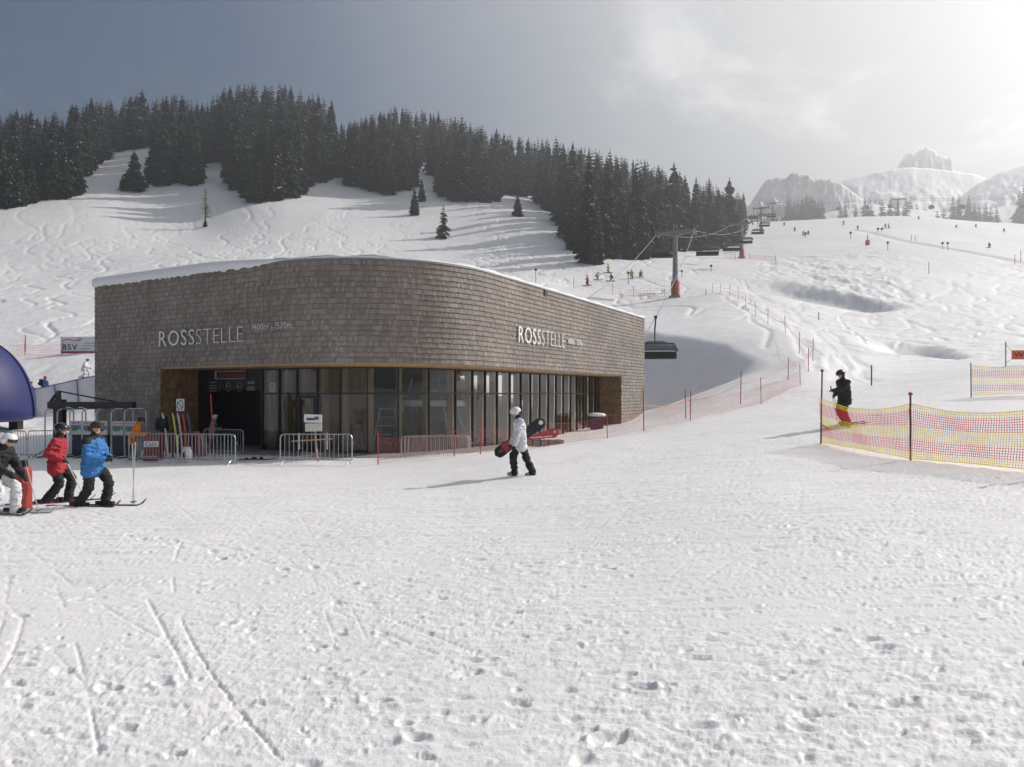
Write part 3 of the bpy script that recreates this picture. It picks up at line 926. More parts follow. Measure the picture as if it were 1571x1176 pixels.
WOODS = wood_mat('larch_timber', (0.36, 0.22, 0.11), (0.52, 0.34, 0.18))
WOODD = wood_mat('timber_lining', (0.24, 0.14, 0.07), (0.40, 0.25, 0.13), scale=1.6)
STEEL = mat('dark_steel', (0.022, 0.022, 0.024), 0.45, 0.2, var=0.1)
BLACKWALL = mat('black_panel', (0.010, 0.010, 0.011), 0.6, var=0.15, scale=2)
INDARK = mat('dark_interior', (0.022, 0.022, 0.021), 0.8, var=0.2, scale=1)
CONCRETE = mat('concrete', (0.28, 0.27, 0.26), 0.85, var=0.15, scale=2)
ZINC = mat('zinc_flashing', (0.30, 0.32, 0.33), 0.45, 0.6, var=0.1, scale=2)
ALU = mat('brushed_letters', (0.62, 0.63, 0.64), 0.35, 0.35, var=0.05)
GALV = mat('galvanised_tube', (0.42, 0.44, 0.45), 0.38, 0.75, var=0.15, scale=12)
WHITE = mat('white_paint', (0.78, 0.78, 0.78), 0.5, var=0.04)
BLACK = mat('black_plastic', (0.016, 0.016, 0.017), 0.45, var=0.1)
RED = mat('red_paint', (0.42, 0.035, 0.03), 0.5, var=0.15)
ORANGE = mat('orange_red_plastic', (0.62, 0.10, 0.04), 0.5, var=0.1)
YELLOW = mat('yellow_plastic', (0.72, 0.60, 0.05), 0.5, var=0.08)
ROOFSNOW = snow_mat('roof_snow', (0.84, 0.84, 0.845), 0.3)

def shingle_mat(name, c0, c1, c2):
    m = bpy.data.materials.new(name); m.use_nodes = True
    nt = m.node_tree; b = nt.nodes['Principled BSDF']; b.inputs['Roughness'].default_value = 0.75
    b.inputs['Specular IOR Level'].default_value = 0.25
    ge = nt.nodes.new('ShaderNodeNewGeometry'); oi = nt.nodes.new('ShaderNodeObjectInfo'); tc = nt.nodes.new('ShaderNodeTexCoord')
    ad = nt.nodes.new('ShaderNodeMath'); ad.operation = 'ADD'; fr = nt.nodes.new('ShaderNodeMath'); fr.operation = 'FRACT'
    nt.links.new(ge.outputs['Random Per Island'], ad.inputs[0]); nt.links.new(oi.outputs['Random'], ad.inputs[1]); nt.links.new(ad.outputs[0], fr.inputs[0])
    cr = nt.nodes.new('ShaderNodeValToRGB')
    cr.color_ramp.elements[0].color = (*c0, 1); cr.color_ramp.elements[1].color = (*c2, 1)
    e = cr.color_ramp.elements.new(0.55); e.color = (*c1, 1)
    nt.links.new(fr.outputs[0], cr.inputs['Fac'])
    no = nt.nodes.new('ShaderNodeTexNoise'); no.inputs['Scale'].default_value = 0.5; no.inputs['Detail'].default_value = 5
    nt.links.new(tc.outputs['Object'], no.inputs['Vector'])
    mp = nt.nodes.new('ShaderNodeMapping'); mp.inputs['Scale'].default_value = (40, 40, 2.5)
    n2 = nt.nodes.new('ShaderNodeTexNoise'); n2.inputs['Scale'].default_value = 1.0; n2.inputs['Detail'].default_value = 4
    nt.links.new(tc.outputs['Object'], mp.inputs[0]); nt.links.new(mp.outputs[0], n2.inputs['Vector'])
    su = nt.nodes.new('ShaderNodeMath'); su.operation = 'ADD'
    nt.links.new(no.outputs['Fac'], su.inputs[0]); nt.links.new(n2.outputs['Fac'], su.inputs[1])
    mr = nt.nodes.new('ShaderNodeMapRange'); mr.inputs['From Min'].default_value = 0.6; mr.inputs['From Max'].default_value = 1.4
    mr.inputs['To Min'].default_value = 0.66; mr.inputs['To Max'].default_value = 1.3
    nt.links.new(su.outputs[0], mr.inputs['Value'])
    hs = nt.nodes.new('ShaderNodeHueSaturation'); nt.links.new(mr.outputs[0], hs.inputs['Value']); nt.links.new(cr.outputs['Color'], hs.inputs['Color'])
    nt.links.new(hs.outputs['Color'], b.inputs['Base Color'])
    return m
SHING = shingle_mat('weathered_shingle', (0.215, 0.187, 0.163), (0.262, 0.230, 0.203), (0.33, 0.295, 0.265))
SHWARM = shingle_mat('fresh_shingle', (0.17, 0.105, 0.05), (0.24, 0.155, 0.08), (0.30, 0.20, 0.11))
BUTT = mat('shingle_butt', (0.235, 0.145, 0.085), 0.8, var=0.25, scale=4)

station = thing('lift_station', 'long curved-front lift station clad in grey wooden shingles with snow on roof', 'building', (0, 0, 0))

# openings in the shingled skin
SN0 = s_at(246); SN1 = s_at(953)          # niche from here to here, below the lintel
def zbot(s):
    return LINTEL if SN0 < s < SN1 else FLOOR - 0.9
# skin behind the shingles: front band and the two piers
def strip(mb, s0, s1, z0, z1, off, m=0, step=0.5):
    n = max(1, int((s1 - s0) / step)); ss = [s0 + (s1 - s0) * k / n for k in range(n + 1)]
    vs = []
    for s in ss:
        p, _ = wall(s, off); vs += [(p.x, p.y, z0), (p.x, p.y, z1)]
    mb.add(vs, [(2 * k, 2 * k + 2, 2 * k + 3, 2 * k + 1) for k in range(n)], m)
def slab(mb, s0, s1, z0, z1, o0, o1, m=0, step=0.5):
    """curved solid between offsets o0 (outer) and o1 (inner)"""
    n = max(1, int((s1 - s0) / step)); vs = []; fs = []
    for k in range(n + 1):
        s = s0 + (s1 - s0) * k / n
        a, _ = wall(s, o0); b, _ = wall(s, o1)
        vs += [(a.x, a.y, z0), (a.x, a.y, z1), (b.x, b.y, z1), (b.x, b.y, z0)]
    for k in range(n):
        q = 4 * k; w = q + 4
        fs += [(q, w, w + 1, q + 1), (q + 1, w + 1, w + 2, q + 2), (q + 2, w + 2, w + 3, q + 3), (q + 3, w + 3, w, q)]
    fs += [(0, 1, 2, 3), (4 * n + 3, 4 * n + 2, 4 * n + 1, 4 * n)]
    mb.add(vs, fs, m)
mb = MB()
slab(mb, 0.02, STOT - 0.02, LINTEL, ROOF - 0.03, 0.03, 0.30)
slab(mb, 0.02, SN0, FLOOR - 1, LINTEL - 0.002, 0.03, 0.30)
slab(mb, SN1, STOT - 0.02, FLOOR - 1, LINTEL - 0.002, 0.03, 0.30)
skin = mb.build('wall', BUTT, station)

COURSE = 0.214
def shingle_verts(s, w, z, k, off=0.0, jit=0.0):
    """one tapered board: butt proud of the wall, head tucked behind the course above"""
    a, n1 = wall(s, off); b, n2 = wall(s + w, off)
    zb = z + jit; zt = z + COURSE * 1.04
    ob, ot = 0.036 + 0.012 * k, 0.004
    pts = []
    for p, n in ((a, n1), (b, n2)):
        pts += [(p + n * ob).to_tuple()[:2] + (zb,), (p + n * ot).to_tuple()[:2] + (zt,), (p - n * 0.012).to_tuple()[:2] + (zb,), (p + n * (ob * .17 + ot * .83)).to_tuple()[:2] + (zb + (zt - zb) * (.845 + .05 * k),)]
    # front: weathered face, and the fresher strip sheltered under the course above
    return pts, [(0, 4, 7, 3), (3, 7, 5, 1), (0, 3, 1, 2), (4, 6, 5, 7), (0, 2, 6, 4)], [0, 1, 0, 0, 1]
allsh = []
ncourse = int((ROOF - (FLOOR - 0.6)) / COURSE)
for c in range(ncourse):
    z = ROOF - 0.04 - (c + 1) * COURSE * 1.0
    s = 0.0
    while s < STOT - 0.05:
        w = min(rng.uniform(0.075, 0.145), STOT - s)
        mid = s + w / 2
        zb = LINTEL if SN0 + 0.02 < mid < SN1 - 0.02 else FLOOR - 0.9
        if z >= zb - 0.10:
            allsh.append((s + 0.003, w - 0.006, max(z, zb - 0.03) if zb == LINTEL else z, rng.random(), rng.gauss(0, 0.009)))
        s += w
# those that show largest: nearest the nose
cam0 = Vector((0, 0, 0))
rank = sorted(range(len(allsh)), key=lambda i: (wall(allsh[i][0])[0]).length - 3.0 * allsh[i][1])
big = set(rank[:300])
mb = MB(); mid_ = []
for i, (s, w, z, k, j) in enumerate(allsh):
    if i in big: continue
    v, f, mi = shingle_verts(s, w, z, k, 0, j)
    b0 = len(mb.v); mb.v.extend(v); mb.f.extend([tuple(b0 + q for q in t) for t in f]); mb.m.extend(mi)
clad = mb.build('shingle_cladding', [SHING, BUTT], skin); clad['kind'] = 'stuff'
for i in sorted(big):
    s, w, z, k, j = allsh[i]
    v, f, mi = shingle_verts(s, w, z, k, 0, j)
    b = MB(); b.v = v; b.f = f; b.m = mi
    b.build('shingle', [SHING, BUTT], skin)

# niche: cheeks, soffit, black entrance wall, glazing line
RECL, RECR = 1.95, 1.5
GL0 = s_at(303, RECL); GL1 = s_at(403, RECL); GL2 = s_at(921, RECR)
def rec(s):
    t = min(1, max(0, (s - S2) / 4.0)); return RECL + (RECR - RECL) * t
mb = MB()
n = 90
vs = []; fs = []
for k in range(n + 1):
    s = SN0 + (SN1 - SN0) * k / n
    a, _ = wall(s, 0.035); b, _ = wall(s, rec(s) + 0.3)
    vs += [(a.x, a.y, LINTEL - 0.004), (b.x, b.y, LINTEL - 0.004), (b.x, b.y, LINTEL + 0.2), (a.x, a.y, LINTEL - 0.10), (b.x, b.y, LINTEL - 0.10)]
# soffit of timber boards, with a visible timber edge
for k in range(n):
    q = 5 * k; w = q + 5
    fs += [(q, q + 3, w + 3, w), (q + 3, q + 4, w + 4, w + 3), (q + 1, w + 1, w + 4, q + 4), (q, w, w + 1, q + 1)]
mb.add(vs, fs); mb.build('soffit', WOODS, station)
def cheek(s, d, name, course_mat, sgn):
    """side wall of the niche, shingled"""
    a, nrm = wall(s, 0.0); inn = -nrm
    tang = Vector((-nrm.y, nrm.x, 0))         # along the wall
    q = MB(); q.prism([(a.x, a.y, FLOOR - 1), (a + inn * d).to_tuple()[:2] + (FLOOR - 1,), (a + inn * d).to_tuple()[:2] + (LINTEL - 0.11,), (a.x, a.y, LINTEL - 0.11)], -tang * 0.12 * sgn)
    o = q.build(name, BUTT, station)
    sh = MB(); z = LINTEL - 0.11
    while z > FLOOR - 0.6:
        z -= COURSE; t = 0.0
        while t < d - 0.02:
            w = min(rng.uniform(0.09, 0.2), d - t)
            ob = 0.028; k = rng.random() * 0.008
            p0 = a + inn * (t + .003); p1 = a + inn * (t + w - .003)
            jz = rng.gauss(0, .006)
            v = []
            for p in (p0, p1):
                v += [(p + tang * sgn * (ob + k)).to_tuple()[:2] + (z + jz,), (p + tang * sgn * 0.004).to_tuple()[:2] + (z + COURSE * 1.03,), (p - tang * sgn * .01).to_tuple()[:2] + (z + jz,)]
            f = [(0, 3, 4, 1), (0, 1, 2), (3, 5, 4), (0, 2, 5, 3)]
            b0 = len(sh.v); sh.v.extend(v); sh.f.extend([tuple(b0 + i for i in t_) for t_ in f]); sh.m.extend([0, 0, 0, 1])
            t += w
    c = sh.build('shingle_cladding', [course_mat, BUTT], o); c['kind'] = 'stuff'
_tl = Vector((inl.y, -inl.x, 0))
cheek(SN0, RECL, 'niche_side', SHWARM, 1 if Vector((-(-inl).y, (-inl).x, 0)).dot(dl) > 0 else -1)
nr_ = wall(SN1)[1]; cheek(SN1, RECR, 'niche_side', SHWARM, -1 if Vector((-nr_.y, nr_.x, 0)).dot(dr) > 0 else 1)
# blank cheek-side wall between niche side and the glass on the right, black entrance wall on the left
mb = MB(); slab(mb, GL0 - 1.0, GL1 - 0.04, LINTEL - 1.05, LINTEL - 0.105, RECL, RECL + 0.2)
entr = mb.build('entrance_fascia', BLACKWALL, station)
mb = MB(); slab(mb, GL0 - 1.0, GL1 - 0.04, FLOOR - 0.3, LINTEL - 1.055, RECL + 1.6, RECL + 1.75); mb.build('entrance_back_wall', BLACKWALL, station)
mb = MB()
a, n_ = wall(GL1 - 0.04, RECL); inn = -n_
mb.prism([(a.x, a.y, FLOOR - .3), (a + inn * 1.6).to_tuple()[:2] + (FLOOR - .3,), (a + inn * 1.6).to_tuple()[:2] + (LINTEL - 1.06,), (a.x, a.y, LINTEL - 1.06)], -dl * 0.1)
mb.build('entrance_side_wall', BLACKWALL, station)
mb = MB(); slab(mb, GL2 + 0.05, SN1 + 0.3, FLOOR - 1, LINTEL - 0.105, RECR, RECR + 0.2); mb.build('inner_pier', WOODD, station)

# glazing: even mullions, transom at eye level; each pane its own piece
gm = bpy.data.materials.new('window_glass'); gm.use_nodes = True
nt = gm.node_tree; b = nt.nodes['Principled BSDF']; nt.nodes.remove(b)
tr_ = nt.nodes.new('ShaderNodeBsdfTransparent'); tr_.inputs['Color'].default_value = (0.80, 0.82, 0.815, 1)
gl = nt.nodes.new('ShaderNodeBsdfGlossy'); gl.inputs['Roughness'].default_value = 0.015; gl.inputs['Color'].default_value = (0.95, 0.97, 1, 1)
fr_ = nt.nodes.new('ShaderNodeLayerWeight'); fr_.inputs['Blend'].default_value = 0.5
pw = nt.nodes.new('ShaderNodeMath'); pw.operation = 'POWER'; pw.inputs[1].default_value = 4.5
mul = nt.nodes.new('ShaderNodeMath'); mul.operation = 'MULTIPLY_ADD'; mul.inputs[1].default_value = 0.8; mul.inputs[2].default_value = 0.03
mx = nt.nodes.new('ShaderNodeMixShader')
tcg = nt.nodes.new('ShaderNodeTexCoord'); ng = nt.nodes.new('ShaderNodeTexNoise'); ng.inputs['Scale'].default_value = 0.9; ng.inputs['Detail'].default_value = 1
bg_ = nt.nodes.new('ShaderNodeBump'); bg_.inputs['Strength'].default_value = 0.03; bg_.inputs['Distance'].default_value = 0.3
nt.links.new(tcg.outputs['Object'], ng.inputs['Vector']); nt.links.new(ng.outputs['Fac'], bg_.inputs['Height']); nt.links.new(bg_.outputs[0], gl.inputs['Normal'])
nt.links.new(fr_.outputs['Facing'], pw.inputs[0]); nt.links.new(pw.outputs[0], mul.inputs[0]); nt.links.new(mul.outputs[0], mx.inputs['Fac'])
nt.links.new(tr_.outputs[0], mx.inputs[1]); nt.links.new(gl.outputs[0], mx.inputs[2])
nt.links.new(mx.outputs[0], nt.nodes['Material Output'].inputs['Surface'])
MULL = [403, 429, 456, 487, 522, 564, 611, 658, 698, 725, 745, 764, 782, 799, 814, 828, 841, 853, 864, 875, 885, 895, 904, 913, 921]
MS = [s_at(px, rec(s_at(px, 1.8))) for px in MULL]
ZT = LINTEL - 0.10; ZB = FLOOR - 0.6
glaz = bpy.data.objects.new('glazing', None); COL.objects.link(glaz); glaz.parent = station
for k, s in enumerate(MS):
    p, n_ = wall(s, rec(s)); q = MB()
    a = math.atan2(n_.y, n_.x); rot = Matrix.Rotation(a, 3, 'Z')
    q.box((p.x, p.y, (ZT + ZB) / 2), (0.12, 0.055, ZT - ZB), rot)
    q.build('mullion', STEEL, glaz)
for k in range(len(MS) - 1):
    a, na_ = wall(MS[k], rec(MS[k])); b, nb_ = wall(MS[k + 1], rec(MS[k + 1]))
    d = (b - a).normalized(); a2 = a + d * 0.03; b2 = b - d * 0.03
    nn = (na_ + nb_).normalized(); off = nn * 0.012
    for z0, z1 in ((TRANSOM + 0.035, ZT - 0.06), (FLOOR - 0.5, TRANSOM - 0.035)):
        q = MB(); q.prism([(a2.x, a2.y, z0), (b2.x, b2.y, z0), (b2.x, b2.y, z1), (a2.x, a2.y, z1)], -off)
        q.build('pane', gm, glaz)
    for zc, hh, nm in ((TRANSOM, 0.07, 'transom'), (ZT - 0.03, 0.06, 'head_rail')):
        q = MB(); rot = Matrix.Rotation(math.atan2(d.y, d.x), 3, 'Z'); m_ = (a2 + b2) / 2
        q.box((m_.x, m_.y, zc), ((b2 - a2).length, 0.08, hh), rot); q.build(nm, STEEL, glaz)
# door frame in the third bay
a, na_ = wall(MS[2] + 0.06, rec(0) - 0.02); b, _ = wall(MS[3] - 0.06, rec(0) - 0.02)
door = bpy.data.objects.new('door', None); COL.objects.link(door); door.parent = station
rot = Matrix.Rotation(math.atan2((b - a).y, (b - a).x), 3, 'Z')
L_ = (b - a).length
q = MB()
for t, w in ((0.07, 0.14), (L_ - 0.07, 0.14)):
    p = a + (b - a).normalized() * t; q.box((p.x, p.y, (TRANSOM + FLOOR) / 2 - .1), (w, 0.07, TRANSOM - FLOOR), rot)
p = (a + b) / 2; q.box((p.x, p.y, TRANSOM - 0.14), (L_ - .28, 0.07, 0.14), rot); q.box((p.x, p.y, FLOOR + 0.15), (L_ - .28, 0.07, 0.3), rot)
q.build('door_frame', STEEL, door)
q = MB(); p = a + (b - a).normalized() * (L_ - 0.2) + na_ * 0.08; q.tube([(p.x, p.y, FLOOR + 0.8), (p.x, p.y, FLOOR + 1.5)], 0.02, 6); q.build('handle', GALV, door)

# glulam posts inside, one behind every mullion
for k, s in enumerate(MS):
    p, n_ = wall(s + 0.17, rec(s) + 0.36); q = MB()
    rot = Matrix.Rotation(math.atan2(n_.y, n_.x), 3, 'Z')
    q.box((p.x, p.y, (LINTEL + FLOOR) / 2 + 0.1), (0.30, 0.14 if k > 8 else 0.20, LINTEL - FLOOR + 0.2), rot)
    q.build('timber_post', WOODS, station)
# slatted timber lining behind the first bays, each board
lin = bpy.data.objects.new('timber_lining', None); COL.objects.link(lin); lin.parent = station
s0_, s1_ = MS[0] - 0.1, MS[5] - 0.3
nb_ = 36
for k in range(nb_):
    s = s0_ + (s1_ - s0_) * k / nb_; p, n_ = wall(s, RECL + 1.9); q = MB(); rot = Matrix.Rotation(math.atan2(n_.y, n_.x), 3, 'Z')
    q.box((p.x, p.y, (LINTEL + FLOOR) / 2), (0.05 + 0.02 * (k % 2), (s1_ - s0_) / nb_ - 0.012, LINTEL - FLOOR), rot); q.build('board', WOODD, lin)
# floor, ceiling, far walls (open portal for the lift line at the back)
CC = LA + RB - PC
mb = MB(); mb.add([(LA.x, LA.y, FLOOR), (PC.x, PC.y, FLOOR), (RB.x, RB.y, FLOOR), (CC.x, CC.y, FLOOR)], [(0, 1, 2, 3)])
pts = [wall(STOT * k / 60, 0.28)[0] for k in range(61)] + [CC]
mb = MB(); mb.prism([(p.x, p.y, FLOOR - 0.3) for p in pts], (0, 0, 0.29)); mb.build('floor', CONCRETE, station)
mb = MB(); mb.prism([(p.x, p.y, LINTEL + 0.22) for p in pts], (0, 0, 0.3)); mb.build('ceiling', WOODD, station)
mb = MB(); mb.prism([(p.x, p.y, ROOF - 0.5) for p in pts], (0, 0, 0.42)); mb.build('roof_slab', ZINC, station)
def plain_wall(a, b, z0, z1, name, m):
    q = MB(); d = (b - a).normalized(); nrm = Vector((-d.y, d.x, 0))
    q.prism([(a.x, a.y, z0), (b.x, b.y, z0), (b.x, b.y, z1), (a.x, a.y, z1)], nrm * 0.25); return q.build(name, m, station)
plain_wall(CC + (LA - CC).normalized() * .3, LA + (CC - LA).normalized() * .32, FLOOR - 1, ROOF - .52, 'side_wall', SHWARM)
d_ = (CC - RB).normalized(); Lb = (CC - RB).length
plain_wall(RB + d_ * 0.35, CC, LINTEL + .53, ROOF - .52, 'rear_wall', SHING)
for t0, t1 in ((0.35, 1.6), (4.6, 5.6), (9.0, 10.2), (15.5, Lb)):
    plain_wall(RB + d_ * t0, RB + d_ * t1, FLOOR - 1, LINTEL + .2, 'rear_pier', WOODD)
# dark walls added inside to darken the view through the glass
mb = MB(); slab(mb, MS[5] - 0.2, MS[9] + .4, FLOOR, LINTEL + .2, 6.4, 6.6); mb.build('added_dark_wall', INDARK, station)
mb = MB(); slab(mb, GL0 - 1.2, MS[0], FLOOR, LINTEL + .2, 5.0, 5.2); mb.build('added_dark_wall', INDARK, station)
# drive machinery standing inside the hall
mach = thing('drive_machine', 'grey drive wheel and steel trestle standing behind the glass front', 'machine', (-4.0, 33.9, FLOOR), R(-20))
q = MB(); q.lathe([(1.9, 1.9), (2.0, 1.95), (2.0, 2.2), (1.9, 2.25), (0.3, 2.25), (0.3, 1.9)], 28); q.build('drive_wheel', ALU, mach)
q = MB()
for sx in (-1, 1):
    for sy in (-1, 1):
        q.tube([(sx * 1.6, sy * 1.0, 0), (sx * 0.7, sy * 0.5, 3.2)], 0.07, 6)
for z in (1.0, 2.6): q.box((0, 0, z), (2.4 - z * .3, 0.12, 0.1)); q.box((0, 0, z + .1), (0.12, 1.6, 0.1))
q.build('trestle', GALV, mach)
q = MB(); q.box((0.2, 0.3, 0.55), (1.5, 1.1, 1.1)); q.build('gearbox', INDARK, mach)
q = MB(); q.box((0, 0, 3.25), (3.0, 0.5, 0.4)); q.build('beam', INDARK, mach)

lad = thing('step_ladder', 'grey metal step ladder standing behind the middle panes', 'ladder', P(594, 690, 31.6), R(-12))
lad.location.z = FLOOR
for sx in (-1, 1):
    q = MB(); q.tube([(sx * .62, -.2, 0), (sx * .34, 0, 1.9)], .035, 5); q.build('rail', GALV, lad)
    q = MB(); q.tube([(sx * .62, .7, 0), (sx * .34, .05, 1.9)], .03, 5); q.build('rail', GALV, lad)
for j in range(5):
    q = MB(); zz = .3 + .38 * j; w_ = .62 - .28 * zz / 1.9; q.box((0, -.2 + .2 * zz / 1.9, zz), (2 * w_, .12, .04)); q.build('step', GALV, lad)
# zinc edge and snow on the roof
mb = MB(); slab(mb, 0.0, STOT, ROOF - 0.035, ROOF + 0.03, -0.055, 0.25); mb.build('roof_edge', ZINC, station)
def snowcap():
    ns, nx = 260, 12
    vs = []; fs = []
    for k in range(ns + 1):
        s = STOT * k / ns
        px = 785.5 + wall(s)[0].x / wall(s)[0].y * F
        thick = 0.05 + 0.42 * (1 - float(sst(300, 500, np.array(px)))) + 0.10 * float(sst(640, 760, np.array(px)))
        if px < 300: thick *= 1.0
        rag = 0.03 * math.sin(s * 3.1) + 0.05 * rng.random()
        over = 0.10 * (1 - float(sst(330, 470, np.array(px))))
        lo = ROOF + 0.032 - (0.10 + 0.10 * rng.random() ** 2) * (1 - float(sst(380, 440, np.array(px))))
        prof = [(-0.06 - over * 0.4, lo), (-0.06 - over, lo + 0.05 + rag), (-0.05 - over, ROOF + thick * 0.55), (0.06, ROOF + thick * 0.88), (0.3, ROOF + thick), (0.8, ROOF + thick + 0.02), (2.5, ROOF + thick + 0.03), (2.6, ROOF + .0)]
        for o_, z_ in prof:
            p, _ = wall(s, o_); vs.append((p.x, p.y, z_))
    m_ = len(prof)
    for k in range(ns):
        for j in range(m_ - 1):
            a = k * m_ + j; fs.append((a, a + m_, a + m_ + 1, a + 1))
    fs.append(tuple(range(m_))); fs.append(tuple(reversed([ns * m_ + j for j in range(m_)])))
    q = MB(); q.add(vs, fs); return q
snowcap().build('roof_snow', ROOFSNOW, station, smooth=True)
pts2 = [wall(STOT * k / 60, 2.4)[0] for k in range(61)] + [CC + (PC - CC).normalized() * .3]
mb = MB(); mb.prism([(p.x, p.y, ROOF - 0.079) for p in pts2], (0, 0, 0.13)); mb.build('roof_snow', ROOFSNOW, station)

# small dark vent high on the right front
s = s_at(836); p, n_ = wall(s); q = MB(); q.box((p.x + n_.x * .03, p.y + n_.y * .03, H0 + (HY - 449) * p.y / F), (0.12, 0.36, 0.28), Matrix.Rotation(math.atan2(n_.y, n_.x), 3, 'Z')); q.build('vent', BLACK, station)

# ---------------------------------------------------------------- lettering
def glyph(ch, size, ext=0.01, bold=0.0):
    cu = bpy.data.curves.new('t', 'FONT'); cu.body = ch; cu.size = size; cu.extrude = ext; cu.offset = bold
    cu.resolution_u = 3
    o = bpy.data.objects.new('t', cu); COL.objects.link(o)
    dg = bpy.context.evaluated_depsgraph_get()
    me = bpy.data.meshes.new_from_object(o.evaluated_get(dg))
    bpy.data.objects.remove(o, do_unlink=True); bpy.data.curves.remove(cu)
    return me
_gc = {}
def text_run(chars, origin, xdir, zdir, width, height, m, parent, ext=0.03, bolds=None, name='letter', gap=0.16, split=True, mirror=False):
    """letters laid along xdir, each its own mesh when split"""
    xdir = Vector(xdir).normalized(); zdir = Vector(zdir).normalized(); nd = xdir.cross(zdir).normalized()
    items = []; cur = 0.0
    for i, ch in enumerate(chars):
        if ch == ' ': cur += 0.35; continue
        b = bolds[i] if bolds else 0.0
        key = (ch, b, ext)
        me = glyph(ch, 1.0, ext, b)
        v = np.empty(len(me.vertices) * 3, np.float32); me.vertices.foreach_get('co', v); v = v.reshape(-1, 3)
        if len(v) == 0: continue
        x0, x1 = v[:, 0].min(), v[:, 0].max()
        items.append((me, v, cur - x0, cur)); cur += (x1 - x0) + gap
    tot = cur - gap; sx = width / tot
    ymax = max(i[1][:, 1].max() for i in items); sz = height / ymax
    objs = []; comb = MB()
    for me, v, dx, cu_ in items:
        w = []
        for a in v:
            t = (a[0] + dx) * sx
            if mirror: t = width - t
            q = Vector(origin) + xdir * t + zdir * (a[1] * sz) + nd * a[2]
            w.append(q)
        fs = [tuple(p.vertices) for p in me.polygons]
        if split:
            q = MB(); q.add(w, fs); objs.append(q.build(name, m, parent))
        else:
            comb.add(w, fs)
        bpy.data.meshes.remove(me)
    if not split: return comb.build(name, m, parent)
    return objs
def facade_text(chars, px0, px1, pyb, pyt, bolds, gap, name, ext=0.012, m=ALU):
    sa = s_at(px0, -0.07); sb = s_at(px1, -0.07)
    a, _ = wall(sa, -0.10); b, _ = wall(sb, -0.10)
    zb = H0 + (HY - pyb) * a.y / F; zt = H0 + (HY - pyt) * a.y / F
    sg = bpy.data.objects.new(name, None); COL.objects.link(sg); sg.parent = station
    text_run(chars, (a.x, a.y, zb), (b - a), (0, 0, 1), (b - a).length, zt - zb, m, sg, ext, bolds, gap=gap)
BO = [0.0] * 3 + [-0.008] + [-0.024] * 6
facade_text('ROSSSTELLE', 245, 374, 531, 508, BO, 0.13, 'name_lettering')
facade_text('1400m - 1570m', 388, 448, 506.5, 496.5, [-0.012] * 13, 0.12, 'altitude_lettering')
facade_text('ROSSSTELLE', 795, 866, 524, 499, BO, 0.13, 'name_lettering', m=WHITE)
facade_text('1400m - 1570m', 871, 893, 527, 518.5, None, 0.12, 'altitude_lettering', m=WHITE)

# display, symbols and small print on the black entrance fascia
def fascia(px, py, off=0.02):
    s = s_at(px, RECL - off); p, _ = wall(s, RECL - off); return Vector((p.x, p.y, H0 + (HY - py) * p.y / F))
LED = mat('red_led', (0.16, 0.015, 0.015), 0.5, emit=((1.0, 0.06, 0.06), 0.05))
GREYINK = mat('grey_print', (0.30, 0.30, 0.30), 0.6)
def plate(pa, pb, thick, m, name, parent, inset=0.0):
    """flat board between two opposite corners given as points"""
    a, b = pa, pb; d = Vector((b.x - a.x, b.y - a.y, 0)); nrm = Vector((d.y, -d.x, 0)).normalized()
    q = MB(); q.prism([(a.x, a.y, b.z), (b.x, b.y, b.z), (b.x, b.y, a.z), (a.x, a.y, a.z)], nrm * thick)
    return q.build(name, m, parent)
disp = thing('led_display', 'dark running-text display with red letters above the entrance', 'display', (0, 0, 0))
plate(fascia(331, 569), fascia(377, 581), 0.06, GREYINK, 'housing', disp)
plate(fascia(332.5, 570.5, .09), fascia(375.5, 579.5, .09), 0.01, BLACKWALL, 'screen', disp)
text_run('..m Mellau-Damu', fascia(334, 578.2, .115), fascia(374, 578.2, .115) - fascia(334, 578.2, .115), (0, 0, 1), (fascia(374, 578, .11) - fascia(334, 578, .11)).length, 6 * 33 / F, LED, disp, 0.004, None, 'text', 0.1, split=False)
info = thing('entrance_print', 'grey printed lines and round symbols on the black wall over the entrance', 'sign', (0, 0, 0))
q = MB()
for px in (350.5, 367.5):
    c = fascia(px, 593, 0.03); rr = 5.2 * c.y / F; u = dl
    pts = [(c + u * rr * math.cos(t * .2618) + Vector((0, 0, rr * 1.35 * math.sin(t * .2618)))) for t in range(25)]
    q.tube(pts, 0.012, 4)
q.build('ring_symbol', GREYINK, info)
q = MB()
for (x0, x1, ys) in ((321, 334, (587, 592, 596, 600)), (336.5, 340, (592, 596, 600)), (379, 392, (586, 588.5, 593.5, 596, 598.5)), (347, 354, (593,)), (364, 371, (594,))):
    for y_ in ys:
        a = fascia(x0, y_, .03); b = fascia(x1 - rng.uniform(0, 3), y_, .03)
        q.prism([(a.x, a.y, a.z), (b.x, b.y, b.z), (b.x, b.y, b.z + .035), (a.x, a.y, a.z + .035)], (-inl) * .006)
q.build('print_line', GREYINK, info)
# wall clock behind the first pane
a, n_ = wall(s_at(418.5, RECL + .2), RECL + .2)
clock = thing('wall_clock', 'square white clock hanging behind the first glass pane', 'clock', (a.x, a.y, H0 + (HY - 594.5) * a.y / F), math.atan2(-inl.y, -inl.x) + math.pi / 2)
q = MB(); q.box((0, 0, 0), (0.36, 0.05, 0.46)); q.build('face', WHITE, clock)
q = MB(); q.box((-.03, -.03, .06), (.02, .01, .17), Matrix.Rotation(.6, 3, 'Y')); q.box((.04, -.03, .04), (.02, .01, .14), Matrix.Rotation(-.7, 3, 'Y')); q.build('hand', BLACK, clock)

